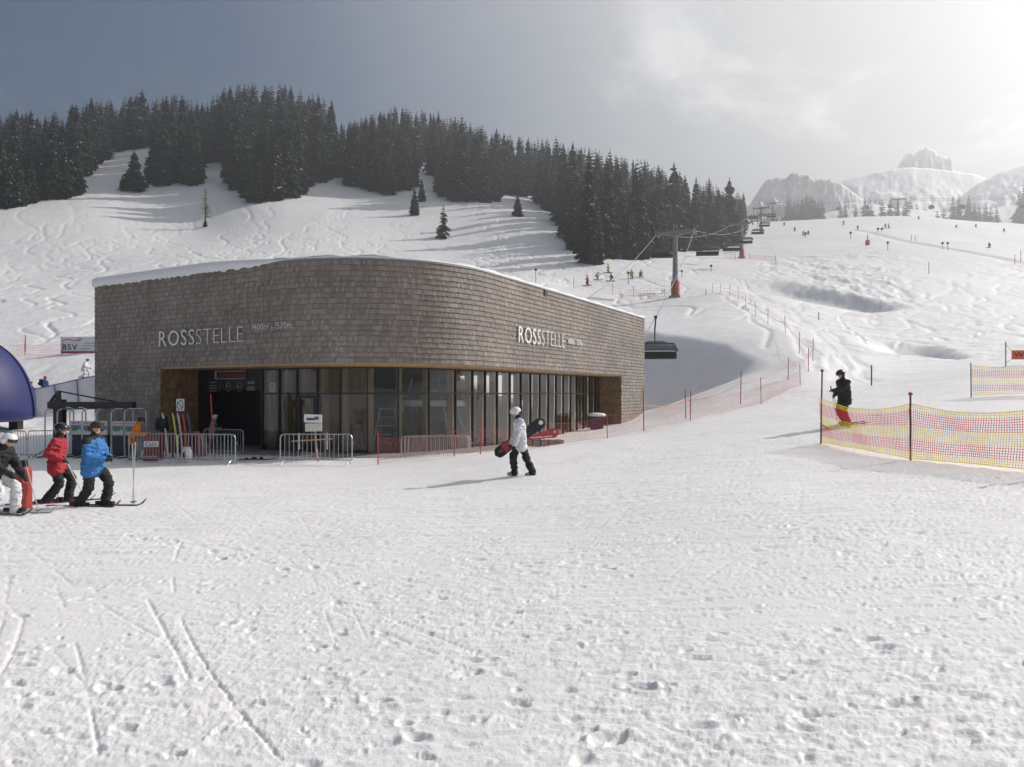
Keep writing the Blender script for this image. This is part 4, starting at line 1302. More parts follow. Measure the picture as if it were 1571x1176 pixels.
# ================================================================ CHAIRLIFT
TOWER = mat('tower_grey', (0.20, 0.205, 0.21), 0.5, 0.3, var=0.08, scale=1)
PAD = mat('tower_pad', (0.55, 0.09, 0.05), 0.6, var=0.12, scale=1)
CABLE = mat('steel_cable', (0.10, 0.10, 0.105), 0.5, 0.4)
BUBBLE = mat('smoked_hood', (0.085, 0.088, 0.09), 0.15, var=0.1)
HOOD = mat('smoked_glass_hood', (0.08, 0.085, 0.088), 0.12, var=.1)
HOOD.node_tree.nodes['Principled BSDF'].inputs['Alpha'].default_value = 0.86
SEATM = mat('seat_black', (0.02, 0.02, 0.022), 0.5)
LIFT_DIR = math.atan2(80, 35.0)
def tower(px, D, h, label, k=1.0, pad=True, base=None):
    b = onground(px, D) if base is None else base
    t = thing('lift_tower', label, 'lift tower', b - Vector((0, 0, 0.3)), LIFT_DIR - math.pi / 2, 'chairlift towers')
    q = MB(); q.lathe([(0.46 * k, 0), (0.42 * k, h * .25), (0.30 * k, h), (0.30 * k, h + .02)], 14); q.build('column', TOWER, t, smooth=False)
    if pad:
        for a0 in (-1, 1):
            q = MB(); rr = 0.62 * k
            ring = [(math.cos(a0 * 1.57 + x) * rr, math.sin(a0 * 1.57 + x) * rr) for x in (-1.15, -.6, 0, .6, 1.15)] + [(math.cos(a0 * 1.57 + x) * rr * .8, math.sin(a0 * 1.57 + x) * rr * .8) for x in (1.15, .6, 0, -.6, -1.15)]
            q.prism([(x, y, 0.35) for x, y in ring], (0, 0, h * .24)); q.build('padding', PAD, t).rotation_euler = (0, 0, math.pi / 2)
        q = MB(); q.box((0, 0, .25), (1.6 * k, 1.5 * k, .5)); q.build('footing', CONCRETE, t)
    q = MB()
    q.prism([(-2.7 * k, -.2 * k, h + .42), (-2.7 * k, -.2 * k, h + .18), (-.5, -.2 * k, h - .25), (.5, -.2 * k, h - .25), (2.7 * k, -.2 * k, h + .18), (2.7 * k, -.2 * k, h + .42)], (0, .4 * k, 0))
    q.build('crossarm', TOWER, t)
    for sx in (-1, 1):
        q = MB(); q.box((sx * 2.65 * k, 0, h + .30), (.3 * k, 3.4 * k, .22 * k)); s_ = q.build('sheave_beam', STEEL, t)
        for j in range(6):
            w = MB(); w.lathe([(0.22 * k, -.06), (0.26 * k, -.05), (0.2 * k, 0), (0.26 * k, .05), (0.22 * k, .06)], 10)
            o = w.build('sheave', STEEL, s_, (sx * 2.65 * k, (j - 2.5) * .56 * k, h + .05)); o.rotation_euler = (0, math.pi / 2, 0)
    q = MB()
    for sx in (-.18, .18): q.tube([(sx, 0, h), (sx, 0, h + 1.5 * k)], 0.05, 5)
    q.tube([(-.18, 0, h + 1.1 * k), (.18, 0, h + 1.1 * k)], .04, 5)
    q.build('lifting_frame', TOWER, t)
    q = MB()
    for j in range(int(h / .4)): q.box((0.0, -.5 * k + .1 * j / (h / .4), .4 + j * .4), (.4, .03, .03))
    q.build('ladder', GALV, t)
    return b
TW = [(1036, 100, 9.4, 'near grey chairlift tower with orange-red padding at its foot'),
      (1138, 180, 8.8, 'second chairlift tower up the slope with a small red pad'),
      (1168, 258, 9.3, 'third chairlift tower, hazy, beside the forest end'),
      (1186, 330, 9.0, 'farthest chairlift tower, pale at the top of the run')]
tops = []
for k, (px, D, h, lb) in enumerate(TW):
    b = tower(px, D, h, lb)
    tops.append((b, h))
ux = Vector((math.cos(LIFT_DIR - math.pi / 2), math.sin(LIFT_DIR - math.pi / 2), 0))
def rope_pts(sgn):
    pts = []
    st = Vector((9.2 if sgn > 0 else 3.6, 51.5 if sgn > 0 else 54, H0 + 3.6))
    keys = [st] + [b + Vector((0, 0, h - .3 + .28)) + ux * sgn * 2.65 for b, h in tops]
    if sgn > 0: keys[0] = P(980, 530, 50)
    else: keys[0] = P(868, 478, 56)
    for a, b in zip(keys[:-1], keys[1:]):
        L = (b - a).length
        for j in range(14):
            t = j / 14; p = a.lerp(b, t); p.z -= 4 * t * (1 - t) * L * 0.018; pts.append(p)
    pts.append(keys[-1]); return pts
ROPES = {}
for sgn, lb in ((1, 'haul cable on the right-hand side of the chairlift towers'), (-1, 'haul cable on the left-hand side of the chairlift towers')):
    pts = rope_pts(sgn); ROPES[sgn] = pts
    q = MB(); q.tube(pts, 0.035, 5); o = q.build('haul_cable', CABLE); tag(o, lb, 'cable')
def make_chair(with_people=False):
    t = thing('lift_chair', 'x', 'lift chair')
    W = 2.9
    q = MB(); q.tube([(0, 0, 0.05), (0, 0.05, -.35), (0, .5, -.75), (0, .55, -1.3), (0, .2, -1.75)], 0.055, 6); q.box((0, 0, .02), (.18, .5, .22)); q.build('hanger', STEEL, t)
    q = MB(); q.tube([(-W / 2, .1, -2.45), (-W / 2 + .25, .1, -1.9), (-.5, .12, -1.75), (.5, .12, -1.75), (W / 2 - .25, .1, -1.9), (W / 2, .1, -2.45)], 0.05, 6)
    for sx in (-1, 1): q.tube([(sx * W / 2, .1, -2.45), (sx * W / 2, -.1, -2.85), (sx * W / 2, .45, -2.9)], .045, 6)
    q.tube([(-W / 2, .5, -2.88), (W / 2, .5, -2.88)], .04, 6)
    q.build('frame', STEEL, t)
    for k in range(6):
        x = -W / 2 + W * (k + .5) / 6
        q = MB(); q.box((x, .10, -2.92), (W / 6 - .006, .5, .16)); q.build('seat', SEATM, t)
        q = MB(); q.box((x, -.14, -2.70 + (.03 if k in (0, 5) else 0)), (W / 6 - .006, .09, .44 - (.06 if k in (0, 5) else 0)), Matrix.Rotation(-.15, 3, 'X')); q.build('backrest', SEATM, t)
    q = MB(); n = 8; vs = []; fs = []
    for j in range(n + 1):
        a = -0.5 + 2.0 * j / n; y = -.25 - .55 * math.sin(a) * 0.9; z = -2.45 + .62 * math.cos(a) + (.0)
        for x in (-W / 2 - .04, -W / 2 + .1, 0, W / 2 - .1, W / 2 + .04):
            vs.append((x * (1 - .10 * max(0, z + 2.6) ** 2 * 2), y, z - (.10 if abs(x) > W / 2 else 0)))
    for j in range(n):
        for i in range(4):
            a = j * 5 + i; fs.append((a, a + 1, a + 6, a + 5))
    q.add(vs, fs); q.build('hood', HOOD, t, smooth=True)
    q = MB()
    for i in (0, 4): q.tube([vs[j * 5 + i] for j in range(n + 1)], .035, 5)
    q.tube([vs[n // 2 * 5 + i] for i in range(5)], .03, 5); q.tube([vs[i] for i in range(5)], .03, 5); q.tube([vs[n * 5 + i] for i in range(5)], .03, 5); q.build('hood_rim', STEEL, t)
    return t
proto = None
CH = [(1, 0.045, 'empty black chair hanging beside the right end of the station'),
      (1, 0.285, 'large dark hooded chair just beyond the near tower'),
      (1, 0.375, 'hooded chair midway between the first and second towers on the right cable'),
      (1, 0.445, 'hooded chair right below the second tower'),
      (1, 0.56, 'small chair above the second tower on the right cable'),
      (1, 0.66, 'small hazy chair below the third tower on the right cable'),
      (1, 0.80, 'tiny pale chair above the third tower on the right cable'),
      (-1, 0.262, 'dark hooded chair partly hidden behind the near tower'),
      (-1, 0.40, 'chair on the left cable between the first and second towers'),
      (-1, 0.56, 'small chair on the left cable above the second tower'),
      (-1, 0.74, 'small pale chair on the left cable near the third tower'),
      (-1, 0.9, 'tiny pale chair on the left cable towards the last tower')]
for sgn, f, lb in CH:
    pts = ROPES[sgn]; i = f * (len(pts) - 1); k = int(i); p = pts[k].lerp(pts[min(k + 1, len(pts) - 1)], i - k)
    if proto is None: proto = make_chair(); c = proto
    else: c = copy_tree(proto)
    c.location = p; c.scale = (1.18, 1.2, 1.16); c.rotation_euler = (0, 0, R(-6) + (0 if sgn > 0 else math.pi)); tag(c, lb, 'lift chair', 'chairs of the chairlift')

# gondola line along the far crest
q = MB()
GP = [(1240, 314, 430), (1330, 309, 390), (1378, 306, 360), (1430, 307, 340), (1500, 306, 320), (1600, 306, 300), (1700, 305, 290)]
gpts = [P(*g) for g in GP]
for off in (0.0, -3.0):
    q = MB(); q.tube([p + Vector((0, off, 0)) for p in gpts], 0.05, 4); o = q.build('gondola_cable', CABLE)
    tag(o, 'near track cable of the gondola line along the crest' if off else 'rear track cable of the gondola line along the crest', 'cable')
tower(1378, 358, 9.4, 'pale gondola tower standing alone on the crest line', base=onground(1378, 330))
gp = None
for px, py, lb in ((1263, 320, 'farthest left small gondola cabin over the crest'), (1286, 318.5, 'second gondola cabin from the left over the crest'), (1331, 317, 'gondola cabin between the misty trees left of the gondola tower'),
                   (1366, 311, 'gondola cabin just left of the gondola tower'), (1429, 313, 'largest gondola cabin right of the gondola tower'), (1477, 311.5, 'gondola cabin in front of the misty row of trees'), (1569, 313, 'gondola cabin at the right picture edge')):
    pz = np.interp(px, [g[0] for g in GP], [g[2] for g in GP]); top = np.interp(px, [g[0] for g in GP], [g[1] for g in GP])
    if gp is None:
        gp = thing('gondola_cabin', lb, 'gondola', group='gondola cabins')
        q = MB(); q.lathe([(0.5, -4.3), (1.15, -4.1), (1.35, -3.5), (1.3, -2.9), (0.95, -2.35), (0.4, -2.2)], 12); q.build('cabin', BUBBLE, gp, smooth=True)
        q = MB(); q.tube([(0, 0, 0), (.15, 0, -1), (0, 0, -2.3)], .08, 5); q.build('hanger', STEEL, gp)
        c = gp
    else: c = copy_tree(gp)
    c.location = P(px, top, pz); tag(c, lb, 'gondola', 'gondola cabins')

# ================================================================ FENCES, NETS
REDPOLE = mat('red_pole', (0.40, 0.03, 0.045), 0.5, var=0.1)
DARKPOLE = mat('brown_pole', (0.10, 0.045, 0.04), 0.6, var=0.2)
NETRED = mat('red_net_cord', (0.85, 0.13, 0.15), 0.7, var=0.1)
NETPINK = mat('faded_net_cord', (0.75, 0.22, 0.18), 0.7, var=0.1)
NETYEL = mat('yellow_net_cord', (0.92, 0.78, 0.07), 0.7, var=0.1)
ROPE = mat('orange_rope', (0.70, 0.20, 0.08), 0.7, var=0.1)
for _m in (NETRED, NETYEL, NETPINK):
    _nt = _m.node_tree; _b = _nt.nodes['Principled BSDF']; _t = _nt.nodes.new('ShaderNodeBsdfTranslucent'); _x = _nt.nodes.new('ShaderNodeMixShader'); _x.inputs[0].default_value = 0.45
    _nt.links.new(_b.inputs['Base Color'].links[0].from_socket, _t.inputs['Color']); _nt.links.new(_b.outputs[0], _x.inputs[1]); _nt.links.new(_t.outputs[0], _x.inputs[2]); _nt.links.new(_x.outputs[0], _nt.nodes['Material Output'].inputs['Surface'])
def ribbon(mb, pts, r, m=0):
    mb.tube(pts, r, 3, m, cap=False)
def net_fence(name, label, posts, height, bands, cell, post_r, post_m, cord, sag=0.08, post_h=None, base_off=0.05, knob=None, group=None):
    """posts: (px, D); bands: list of (v0, v1, material); cords are real strands"""
    P0 = onground(*posts[0][:2])
    t = thing(name, label, 'fence', P0, 0, group)
    bs = [onground(*p[:2]) for p in posts]
    for k, b in enumerate(bs):
        q = MB(); hh = (posts[k][2] if len(posts[k]) > 2 else post_h or height + .15)
        lean = Vector((rng.gauss(0, .02), rng.gauss(0, .02), 0)) * hh
        q.tube([b - P0 - Vector((0, 0, .25)), b - P0 + lean + Vector((0, 0, hh))], post_r, 6)
        po = q.build('post', post_m, t)
        if knob:
            w = MB(); w.lathe([(0.01, -.04), (.045, -.02), (.045, .02), (.01, .04)], 8); w.build('cap', knob, po, b - P0 + lean + Vector((0, 0, hh)))
    nm = MB(); mats = [b[2] for b in bands]
    for a, b in zip(bs[:-1], bs[1:]):
        L = (b - a).length; n = max(2, int(L / cell))
        def pt(u, v):
            x = a.x + (b.x - a.x) * u; y = a.y + (b.y - a.y) * u
            g = gz(x, y) * .6 + (a.z + (b.z - a.z) * u) * .4
            w = 4 * u * (1 - u)
            top = height - sag * w * 1.2; bot = base_off + .03 * w
            return Vector((x, y, g + bot + (top - bot) * v)) - P0 + Vector((0.02 * math.sin(u * 17 + v * 5), .03 * math.sin(u * 11 + 3 * v), 0))
        for bi, (v0, v1, m) in enumerate(bands):
            rows = max(1, round((v1 - v0) * height / cell))
            for r_ in range(rows + (1 if bi == len(bands) - 1 else 0)):
                v = v0 + (v1 - v0) * r_ / rows
                rad = cord * (2.0 if (bi == 0 and r_ == 0) or v > .995 else 1.0)
                ribbon(nm, [pt(u / 24, v) for u in range(25)], rad, bi)
            for j in range(n + 1):
                u = j / n
                ribbon(nm, [pt(u, v0), pt(u, v1)], cord, bi)
    o = nm.build('net', mats, t); o['kind'] = 'stuff'
    return t
YR = [(0, .14, NETYEL), (.14, .38, NETRED), (.38, .63, NETYEL), (.63, .90, NETRED), (.90, 1.0, NETYEL)]
net_fence('piste_net', 'near yellow and red striped piste net on dark posts at right', [(1259, 19.0, 2.0), (1397, 15.2, 1.46), (1640, 11.6, 1.5), (1900, 9.5, 1.5)], 1.25, YR, 0.055, 0.022, DARKPOLE, 0.0054, 0.16, knob=REDPOLE)
net_fence('piste_net', 'far yellow and red striped piste net beyond the black-clad skier at the right edge', [(1490, 27, 1.3), (1640, 26, 1.3), (1800, 25, 1.3)], 1.2, YR, 0.07, 0.022, DARKPOLE, 0.006, 0.12)
net_fence('safety_net', 'thin red safety net running along the glass front and up the bank', [(580, 24.6, 1.2), (697, 25.6, 1.1), (737, 25.9, 1.35), (835, 27.0, 1.1), (932, 28.8, 1.15), (1059, 31, 1.35), (1168, 36, 1.35), (1228, 41, 1.2)], 0.95, [(0, 1, NETPINK)], 0.10, 0.018, REDPOLE, 0.0028, 0.12)
# rope line on tall red poles going up the ridge
RP = [(988, 30.3, 1.8), (1052, 34, 1.45), (1136, 37, 1.8), (1209, 43, 1.4), (1240, 45.5, 1.5), (1247, 48.5, 1.5), (1226, 54, 1.6), (1205, 62, 1.5), (1178, 69, 1.6), (1159, 77, 1.5), (1144, 83, 1.4), (1133, 90, 1.5), (1120, 94, 1.4), (1105, 97, 1.4), (1093, 100, 1.4)]
rt = thing('rope_fence', 'orange rope strung between tall red poles climbing the snowy mound', 'fence', onground(988, 30.3))
o0 = rt.location.copy(); tp = []
for px, D, h in RP:
    b = onground(px, D) - o0; q = MB(); ln = Vector((rng.gauss(0, .04), rng.gauss(0, .04), 0))
    q.tube([b - Vector((0, 0, .3)), b + ln + Vector((0, 0, h))], 0.024, 6); q.build('pole', REDPOLE, rt); tp.append(b + ln * .5 + Vector((0, 0, h * .62)))
q = MB()
for a, b in zip(tp[:-1], tp[1:]):
    q.tube([a.lerp(b, t / 8) - Vector((0, 0, .18 * 4 * (t / 8) * (1 - t / 8))) for t in range(9)], 0.016, 4)
q.build('rope', ROPE, rt)
# thin pink rope netting at the foot of the slope behind the station, and loose marker poles
net_fence('safety_net', 'faint pink net across the run-out behind the blue inflatable', [(-40, 66, 1.4), (38, 65, 1.4), (97, 64, 1.2)], 1.0, [(0, 1, NETPINK)], 0.22, 0.02, REDPOLE, 0.005, 0.1)
net_fence('safety_net', 'faint pink net on the piste edge behind the curved roof', [(880, 108, 1.6), (940, 106, 1.6), (972, 104, 1.6), (1020, 102, 1.2)], 1.0, [(0, 1, NETPINK)], 0.5, 0.03, DARKPOLE, 0.008, 0.1)
net_fence('safety_net', 'pale net bordering the slope beside the second lift tower', [(1112, 178, 1.5), (1128, 176, 1.5), (1150, 172, 1.5), (1190, 150, 1.5)], 1.1, [(0, 1, NETPINK)], 0.6, 0.04, REDPOLE, 0.012, 0.1)

def marker(px, py, hpx, label, col, ball=True, D=None):
    b = hit(px, py) if D is None else onground(px, D); h = hpx * b.y / F
    t = thing('piste_marker', label, 'piste marker', b, 0, 'piste marker poles')
    q = MB(); q.tube([(0, 0, -.3), (0, 0, h)], 0.03 + .0002 * b.y, 5); q.build('pole', col, t)
    if ball:
        rr = min(.45, 2.0 * b.y / F); q = MB(); q.lathe([(rr * .3, -rr), (rr, -rr * .4), (rr, rr * .4), (rr * .3, rr)], 10); q.build('ball', mat('marker_ball', (0.03, 0.025, 0.03), .6) if col is not REDPOLE else REDPOLE, t, (0, 0, h))
for px, py, hp, lb, c, bl in ((822, 432, 18, 'dark-topped marker pole behind the falling roof line', DARKPOLE, True), (964, 437, 18, 'dark-topped marker pole beside the group of distant skiers', DARKPOLE, True),
        (1046, 428, 12, 'red-topped marker pole right of the near lift tower', REDPOLE, True), (1091, 418, 10, 'short dark-topped marker pole below the lift chairs', DARKPOLE, True),
        (1236, 364, 6, 'tiny marker pole beside two skiers high on the piste', DARKPOLE, True), (1305, 365, 8, 'dark-topped marker pole left of the red snow gun', DARKPOLE, True), (1362, 384, 12, 'dark-topped marker pole right of the red snow gun', DARKPOLE, True),
        (1446, 383, 10, 'left one of a pair of dark-topped marker poles', DARKPOLE, True), (1454, 383, 10, 'right one of a pair of dark-topped marker poles', DARKPOLE, True), (1347, 356, 5, 'left of two tiny marker balls on the upper piste', DARKPOLE, True), (1353, 356, 5, 'right of two tiny marker balls on the upper piste', DARKPOLE, True),
        (1425, 419, 17, 'slim red marker pole on the snowy bank', REDPOLE, False), (1557, 405, 14, 'left slim pole of the pair at the right edge', REDPOLE, False), (1566, 404, 18, 'right slim pole of the pair at the right edge', REDPOLE, False),
        (1398, 369, 8, 'left slim pole of a faint pair beyond the bank', DARKPOLE, False), (1404, 369, 8, 'right slim pole of a faint pair beyond the bank', DARKPOLE, False), (1337, 592, 32, 'slim dark pole behind the black-clad skier', DARKPOLE, False), (1256, 487, 8, 'short thin stick in the untouched snow of the hollow', DARKPOLE, False),
        (39, 540, 26, 'red pole standing in the pink netting at far left', REDPOLE, False), (1083, 452, 9, 'short red stick near the foot of the near lift tower', REDPOLE, False)):
    marker(px, py, hp, lb, c, bl)
b = hit(1331, 377); t = thing('snow_gun', 'upright red padded snow gun on the piste edge', 'snow gun', b)
h = 13 * b.y / F; q = MB(); q.lathe([(.55, 0), (.6, h * .35), (.5, h * .65), (.3, h * .7)], 10); q.build('padding', PAD, t); q = MB(); q.tube([(0, 0, h * .6), (0, 0, h * 1.35)], .1, 6); q.build('lance', STEEL, t)

# ================================================================ PEOPLE
SKIN = mat('skin', (0.56, 0.33, 0.24), 0.55, var=0.06, scale=6)
def cloth(name, col): return mat(name, col, 0.8, var=0.16, scale=5, bump=0.35, bscale=22)
C_BLACK = cloth('black_cloth', (0.012, 0.012, 0.013)); C_BLUE = cloth('blue_cloth', (0.035, 0.17, 0.42)); C_RED = cloth('red_cloth', (0.36, 0.02, 0.035))
C_WHITE = cloth('white_cloth', (0.66, 0.66, 0.67)); C_CAMO = mat('mottled_white_cloth', (0.66, 0.66, 0.67), 0.8, var=0.28, scale=9, bump=.4, bscale=20)
C_ORANGE = cloth('orange_cloth', (0.72, 0.23, 0.02)); C_GREEN = cloth('lime_cloth', (0.28, 0.42, 0.05)); C_NAVY = cloth('navy_cloth', (0.02, 0.035, 0.09)); C_GREY = cloth('grey_cloth', (0.22, 0.23, 0.25))
C_DK = cloth('dark_grey_cloth', (0.03, 0.03, 0.033)); C_PALE = cloth('pale_blue_cloth', (0.30, 0.42, 0.55))
BOOTRED = mat('red_boot', (0.55, 0.03, 0.03), 0.3, var=.08); BOOTBLK = mat('black_boot', (0.02, 0.02, 0.021), 0.35, var=.1); BOOTGR = mat('grey_boot', (0.3, 0.3, 0.3), .5)
HEL_W = mat('white_helmet', (0.72, 0.72, 0.74), 0.25, var=.03); HEL_B = mat('black_helmet', (0.014, 0.014, 0.015), 0.25); HEL_R = mat('red_helmet', (0.45, 0.03, 0.05), 0.3); HEL_BL = mat('blue_helmet', (0.08, 0.25, 0.5), .3)
LENS = mat('goggle_lens', (0.03, 0.02, 0.015), 0.08)
SKI_D = mat('dark_ski', (0.02, 0.02, 0.025), 0.3); SKI_L = mat('light_ski', (0.45, 0.45, 0.42), 0.3)
POLE = mat('ski_pole_alloy', (0.45, 0.44, 0.43), 0.3, .7)
def ik(a, b, l1, l2, pole):
    d = b - a; L = d.length
    if L > (l1 + l2) * .999: b = a + d.normalized() * (l1 + l2) * .999; d = b - a; L = d.length
    x = (l1 * l1 - l2 * l2 + L * L) / (2 * L); h = math.sqrt(max(0, l1 * l1 - x * x))
    u = d.normalized(); p = pole - u * pole.dot(u)
    if p.length < 1e-5: p = Vector((0, 1, 0))
    return a + u * x + p.normalized() * h, b
def remeshed(prims, voxel, mats, keys, smooth=4):
    mb = MB()
    for p in prims:
        p0, p1, r0, r1 = p[:4]; p0 = Vector(p0); p1 = Vector(p1)
        d = p1 - p0; L = d.length; u = d.normalized() if L > 1e-6 else Vector((0, 0, 1))
        pts = []; rs = []
        for k in (-1, -.85, -.5): pts.append(p0 + u * k * r0); rs.append(max(.001, r0 * math.sqrt(max(0, 1 - k * k))))
        pts += [p0, p1]; rs += [r0, r1]
        for k in (.5, .85, 1): pts.append(p1 + u * k * r1); rs.append(max(.001, r1 * math.sqrt(max(0, 1 - k * k))))
        mb.tube(pts, rs, 10)
    me = mb.mesh('raw', mats[0]); o = bpy.data.objects.new('raw', me); COL.objects.link(o)
    r = o.modifiers.new('r', 'REMESH'); r.mode = 'VOXEL'; r.voxel_size = voxel; r.adaptivity = 0
    s = o.modifiers.new('s', 'SMOOTH'); s.factor = .5; s.iterations = smooth
    dg = bpy.context.evaluated_depsgraph_get()
    out = bpy.data.meshes.new_from_object(o.evaluated_get(dg))
    bpy.data.objects.remove(o, do_unlink=True); bpy.data.meshes.remove(me)
    nv = len(out.vertices); vc = np.empty(nv * 3); out.vertices.foreach_get('co', vc); vc = vc.reshape(-1, 3); vn = np.empty(nv * 3); out.vertex_normals.foreach_get('vector', vn); vn = vn.reshape(-1, 3)
    if voxel < .03:
        d_ = fbm(vc[:, 0] * 9 + vc[:, 1] * 7 + 40, vc[:, 2] * 19 + vc[:, 0] * 5 + 40, 301, 3, .6); d2_ = np.abs(fbm(vc[:, 0] * 5 - vc[:, 1] * 6 + 80, vc[:, 2] * 11 + 3 * vc[:, 1] + 80, 311, 3, .6))
        isk = np.full(nv, 1e9); ioth = np.full(nv, 1e9)
        for p in prims:
            a = np.array(p[0]); b = np.array(p[1]); ab = b - a; L2 = max(1e-9, ab @ ab); t_ = np.clip(((vc - a) @ ab) / L2, 0, 1); dd = np.linalg.norm(vc - a - t_[:, None] * ab, axis=1) - (p[2] + (p[3] - p[2]) * t_)
            if p[4] in ('jacket', 'pants'): ioth = np.minimum(ioth, dd)
            else: isk = np.minimum(isk, dd)
        w_ = np.clip((isk - ioth) * 40, 0, 1)
        vc = vc + vn * ((d_ * .022 - d2_ * .045 + .006) * w_)[:, None]; out.vertices.foreach_set('co', vc.astype(np.float32).ravel())
    out.name = 'body'; out.materials.clear()
    for m in mats: out.materials.append(m)
    n = len(out.polygons); c = np.empty(n * 3); out.polygons.foreach_get('center', c); c = c.reshape(-1, 3)
    best = np.full(n, 1e9); idx = np.zeros(n, int)
    for p in prims:
        a = np.array(p[0]); b = np.array(p[1]); ab = b - a; L2 = max(1e-9, ab @ ab)
        t = np.clip(((c - a) @ ab) / L2, 0, 1); d = np.linalg.norm(c - a - t[:, None] * ab, axis=1) - (p[2] + (p[3] - p[2]) * t) - (p[5] if len(p) > 5 else 0)
        u = d < best; best = np.where(u, d, best); idx = np.where(u, keys[p[4]], idx)
    out.polygons.foreach_set('material_index', idx.astype(np.int32)); out.polygons.foreach_set('use_smooth', np.ones(n, bool)); out.update()
    return out
def person(label, base, face, H=1.76, jacket=C_BLUE, pants=C_BLACK, boots=BOOTBLK, gloves=C_BLACK, helmet=HEL_B, feet=((0.1, .12), (-.1, -.12)), hip=None, lean=0.08, hands=((.35, .1, 1.0), (.35, -.1, 1.0)),
           head=(0.06, 0, 0), look=0.0, bow=0.0, goggles=True, gog_up=False, voxel=0.016, detail=True, group=None, pole_dirs=None, extra=None, legacy=None, kneedir=None, elbow=None):
    """face: heading in degrees (0 = towards picture right, 180 = left, -90 = to the viewer). Positions are (forward, left, up)."""
    base = Vector(base) - Vector((0, 0, .03)); t = thing('person', label, 'person', base, 0, group)
    s = H / 1.76; a = R(face); f = Vector((math.cos(a), math.sin(a), 0)); l = Vector((-math.sin(a), math.cos(a), 0)); up = Vector((0, 0, 1))
    def Q(x): return (f * x[0] + l * x[1] + up * x[2]) * s
    hip = hip or (0.0, 0.0, .90)
    pel = Q(hip); tr_ = Vector((math.sin(lean), 0, math.cos(lean)))
    def T(h, side=0.0, fw=0.0): return Q((hip[0] + tr_.x * h + fw * tr_.z, hip[1] + side, hip[2] + tr_.z * h - fw * tr_.x))
    prims = []
    J, Pn, G, S, B = 'jacket', 'pants', 'gloves', 'skin', 'boots'
    hl, hr = T(0, .10), T(0, -.10)
    prims += [(hl, hr, .125 * s, .125 * s, Pn), (T(.02, .09), T(.02, -.09), .145 * s, .145 * s, J), (T(.06, .09), T(.22, .09), .145 * s, .14 * s, J), (T(.06, -.09), T(.22, -.09), .145 * s, .14 * s, J),
              (T(.22, .09), T(.44, .11), .14 * s, .13 * s, J), (T(.22, -.09), T(.44, -.11), .14 * s, .13 * s, J), (T(.10, 0, .03), T(.42, 0, .03), .15 * s, .145 * s, J), (T(-.12, .11), T(.06, .10), .135 * s, .14 * s, J, .03), (T(-.12, -.11), T(.06, -.10), .135 * s, .14 * s, J, .03), (T(-.13, .12), T(-.13, -.12), .135 * s, .135 * s, J, .03), (T(-.10, .10, .03), T(-.10, -.10, .03), .135 * s, .135 * s, J, .03)]
    shl, shr = T(.47, .185), T(.47, -.185)
    prims += [(T(.46, .12), shl, .115 * s, .095 * s, J), (T(.46, -.12), shr, .115 * s, .095 * s, J), (T(.48), T(.60, 0, .02), .095 * s, .075 * s, J)]
    bowv = lean + bow; hd = T(.60, 0, .02) + (f * math.sin(bowv) * .13 + up * math.cos(bowv) * .13) * s + Q((head[0] * .3, head[1], head[2]))
    fa = a + look; hf = Vector((math.cos(fa), math.sin(fa), 0)); hfwd = hf * math.cos(bow) - up * math.sin(bow); hup = up * math.cos(bow) + hf * math.sin(bow); hl_ = hup.cross(hfwd)
    prims += [(T(.58, 0, .02), hd - hup * .03 * s, .058 * s, .06 * s, S), (hd - hup * .035 * s, hd + hup * .045 * s, .078 * s, .095 * s, S), (hd - hup * .085 * s + hfwd * .035 * s, hd - hup * .04 * s + hfwd * .03 * s, .045 * s, .06 * s, S)]
    if detail:
        prims += [(hd + hfwd * .085 * s + hup * .0 * s, hd + hfwd * .108 * s - hup * .03 * s, .010 * s, .016 * s, S)]
    for (fx, fl), h_, sd in ((feet[0], hl, 1), (feet[1], hr, -1)):
        an = Q((fx, fl, .13)); kd = f if kneedir is None else Q(kneedir)
        kn, an = ik(h_, an, .43 * s, .41 * s, kd + l * .12 * sd)
        prims += [(h_, kn, .122 * s, .100 * s, Pn), (kn, an, .100 * s, .096 * s, Pn), (an, an - up * .05 * s, .096 * s, .092 * s, Pn)]
        toe = an + f * .15 * s - up * .075 * s
        prims += [(an - up * .07 * s - f * .05 * s, toe, .062 * s, .045 * s, B, .004), (an - up * .04 * s, an + up * .06 * s, .07 * s, .072 * s, B, -.012)]
    hp = []
    for k, (hh, sh, sd) in enumerate(((hands[0], shl, 1), (hands[1], shr, -1))):
        w = Q(hh); pol = (-f * .5 + l * .6 * sd - up * .8) if elbow is None else Q(elbow[k])
        el, w = ik(sh, w, .30 * s, .28 * s, pol)
        prims += [(sh, el, .094 * s, .080 * s, J), (el, w, .080 * s, .066 * s, J)]
        d = (w - el).normalized(); palm = w + d * .07 * s
        prims += [(w, palm, .048 * s, .046 * s, G)]
        side = d.cross(up); side = side.normalized() if side.length > .1 else l
        if detail:
            cur = (d * .5 - up * .5 + f * .2).normalized()
            for j in range(4):
                o_ = side * (-.033 + .022 * j) * s; ln = (.05, .062, .06, .045)[j] * s
                p1 = palm + o_ + d * .03 * s; p2 = p1 + (d * .6 + cur * .4).normalized() * ln * .6; p3 = p2 + (cur - d * .35).normalized() * ln * .6
                prims += [(p1, p2, .0135 * s, .013 * s, G), (p2, p3, .013 * s, .011 * s, G)]
            th = w + d * .03 * s - side * sd * .03 * s; prims += [(th, th + (d * .5 - side * sd * .5 + f * .4).normalized() * .06 * s, .017 * s, .013 * s, G)]
        hp.append(palm + d * .02 * s)
    if detail: prims += [(T(.575, 0, .015), T(.625, 0, .02), .088 * s, .08 * s, G, .012)]
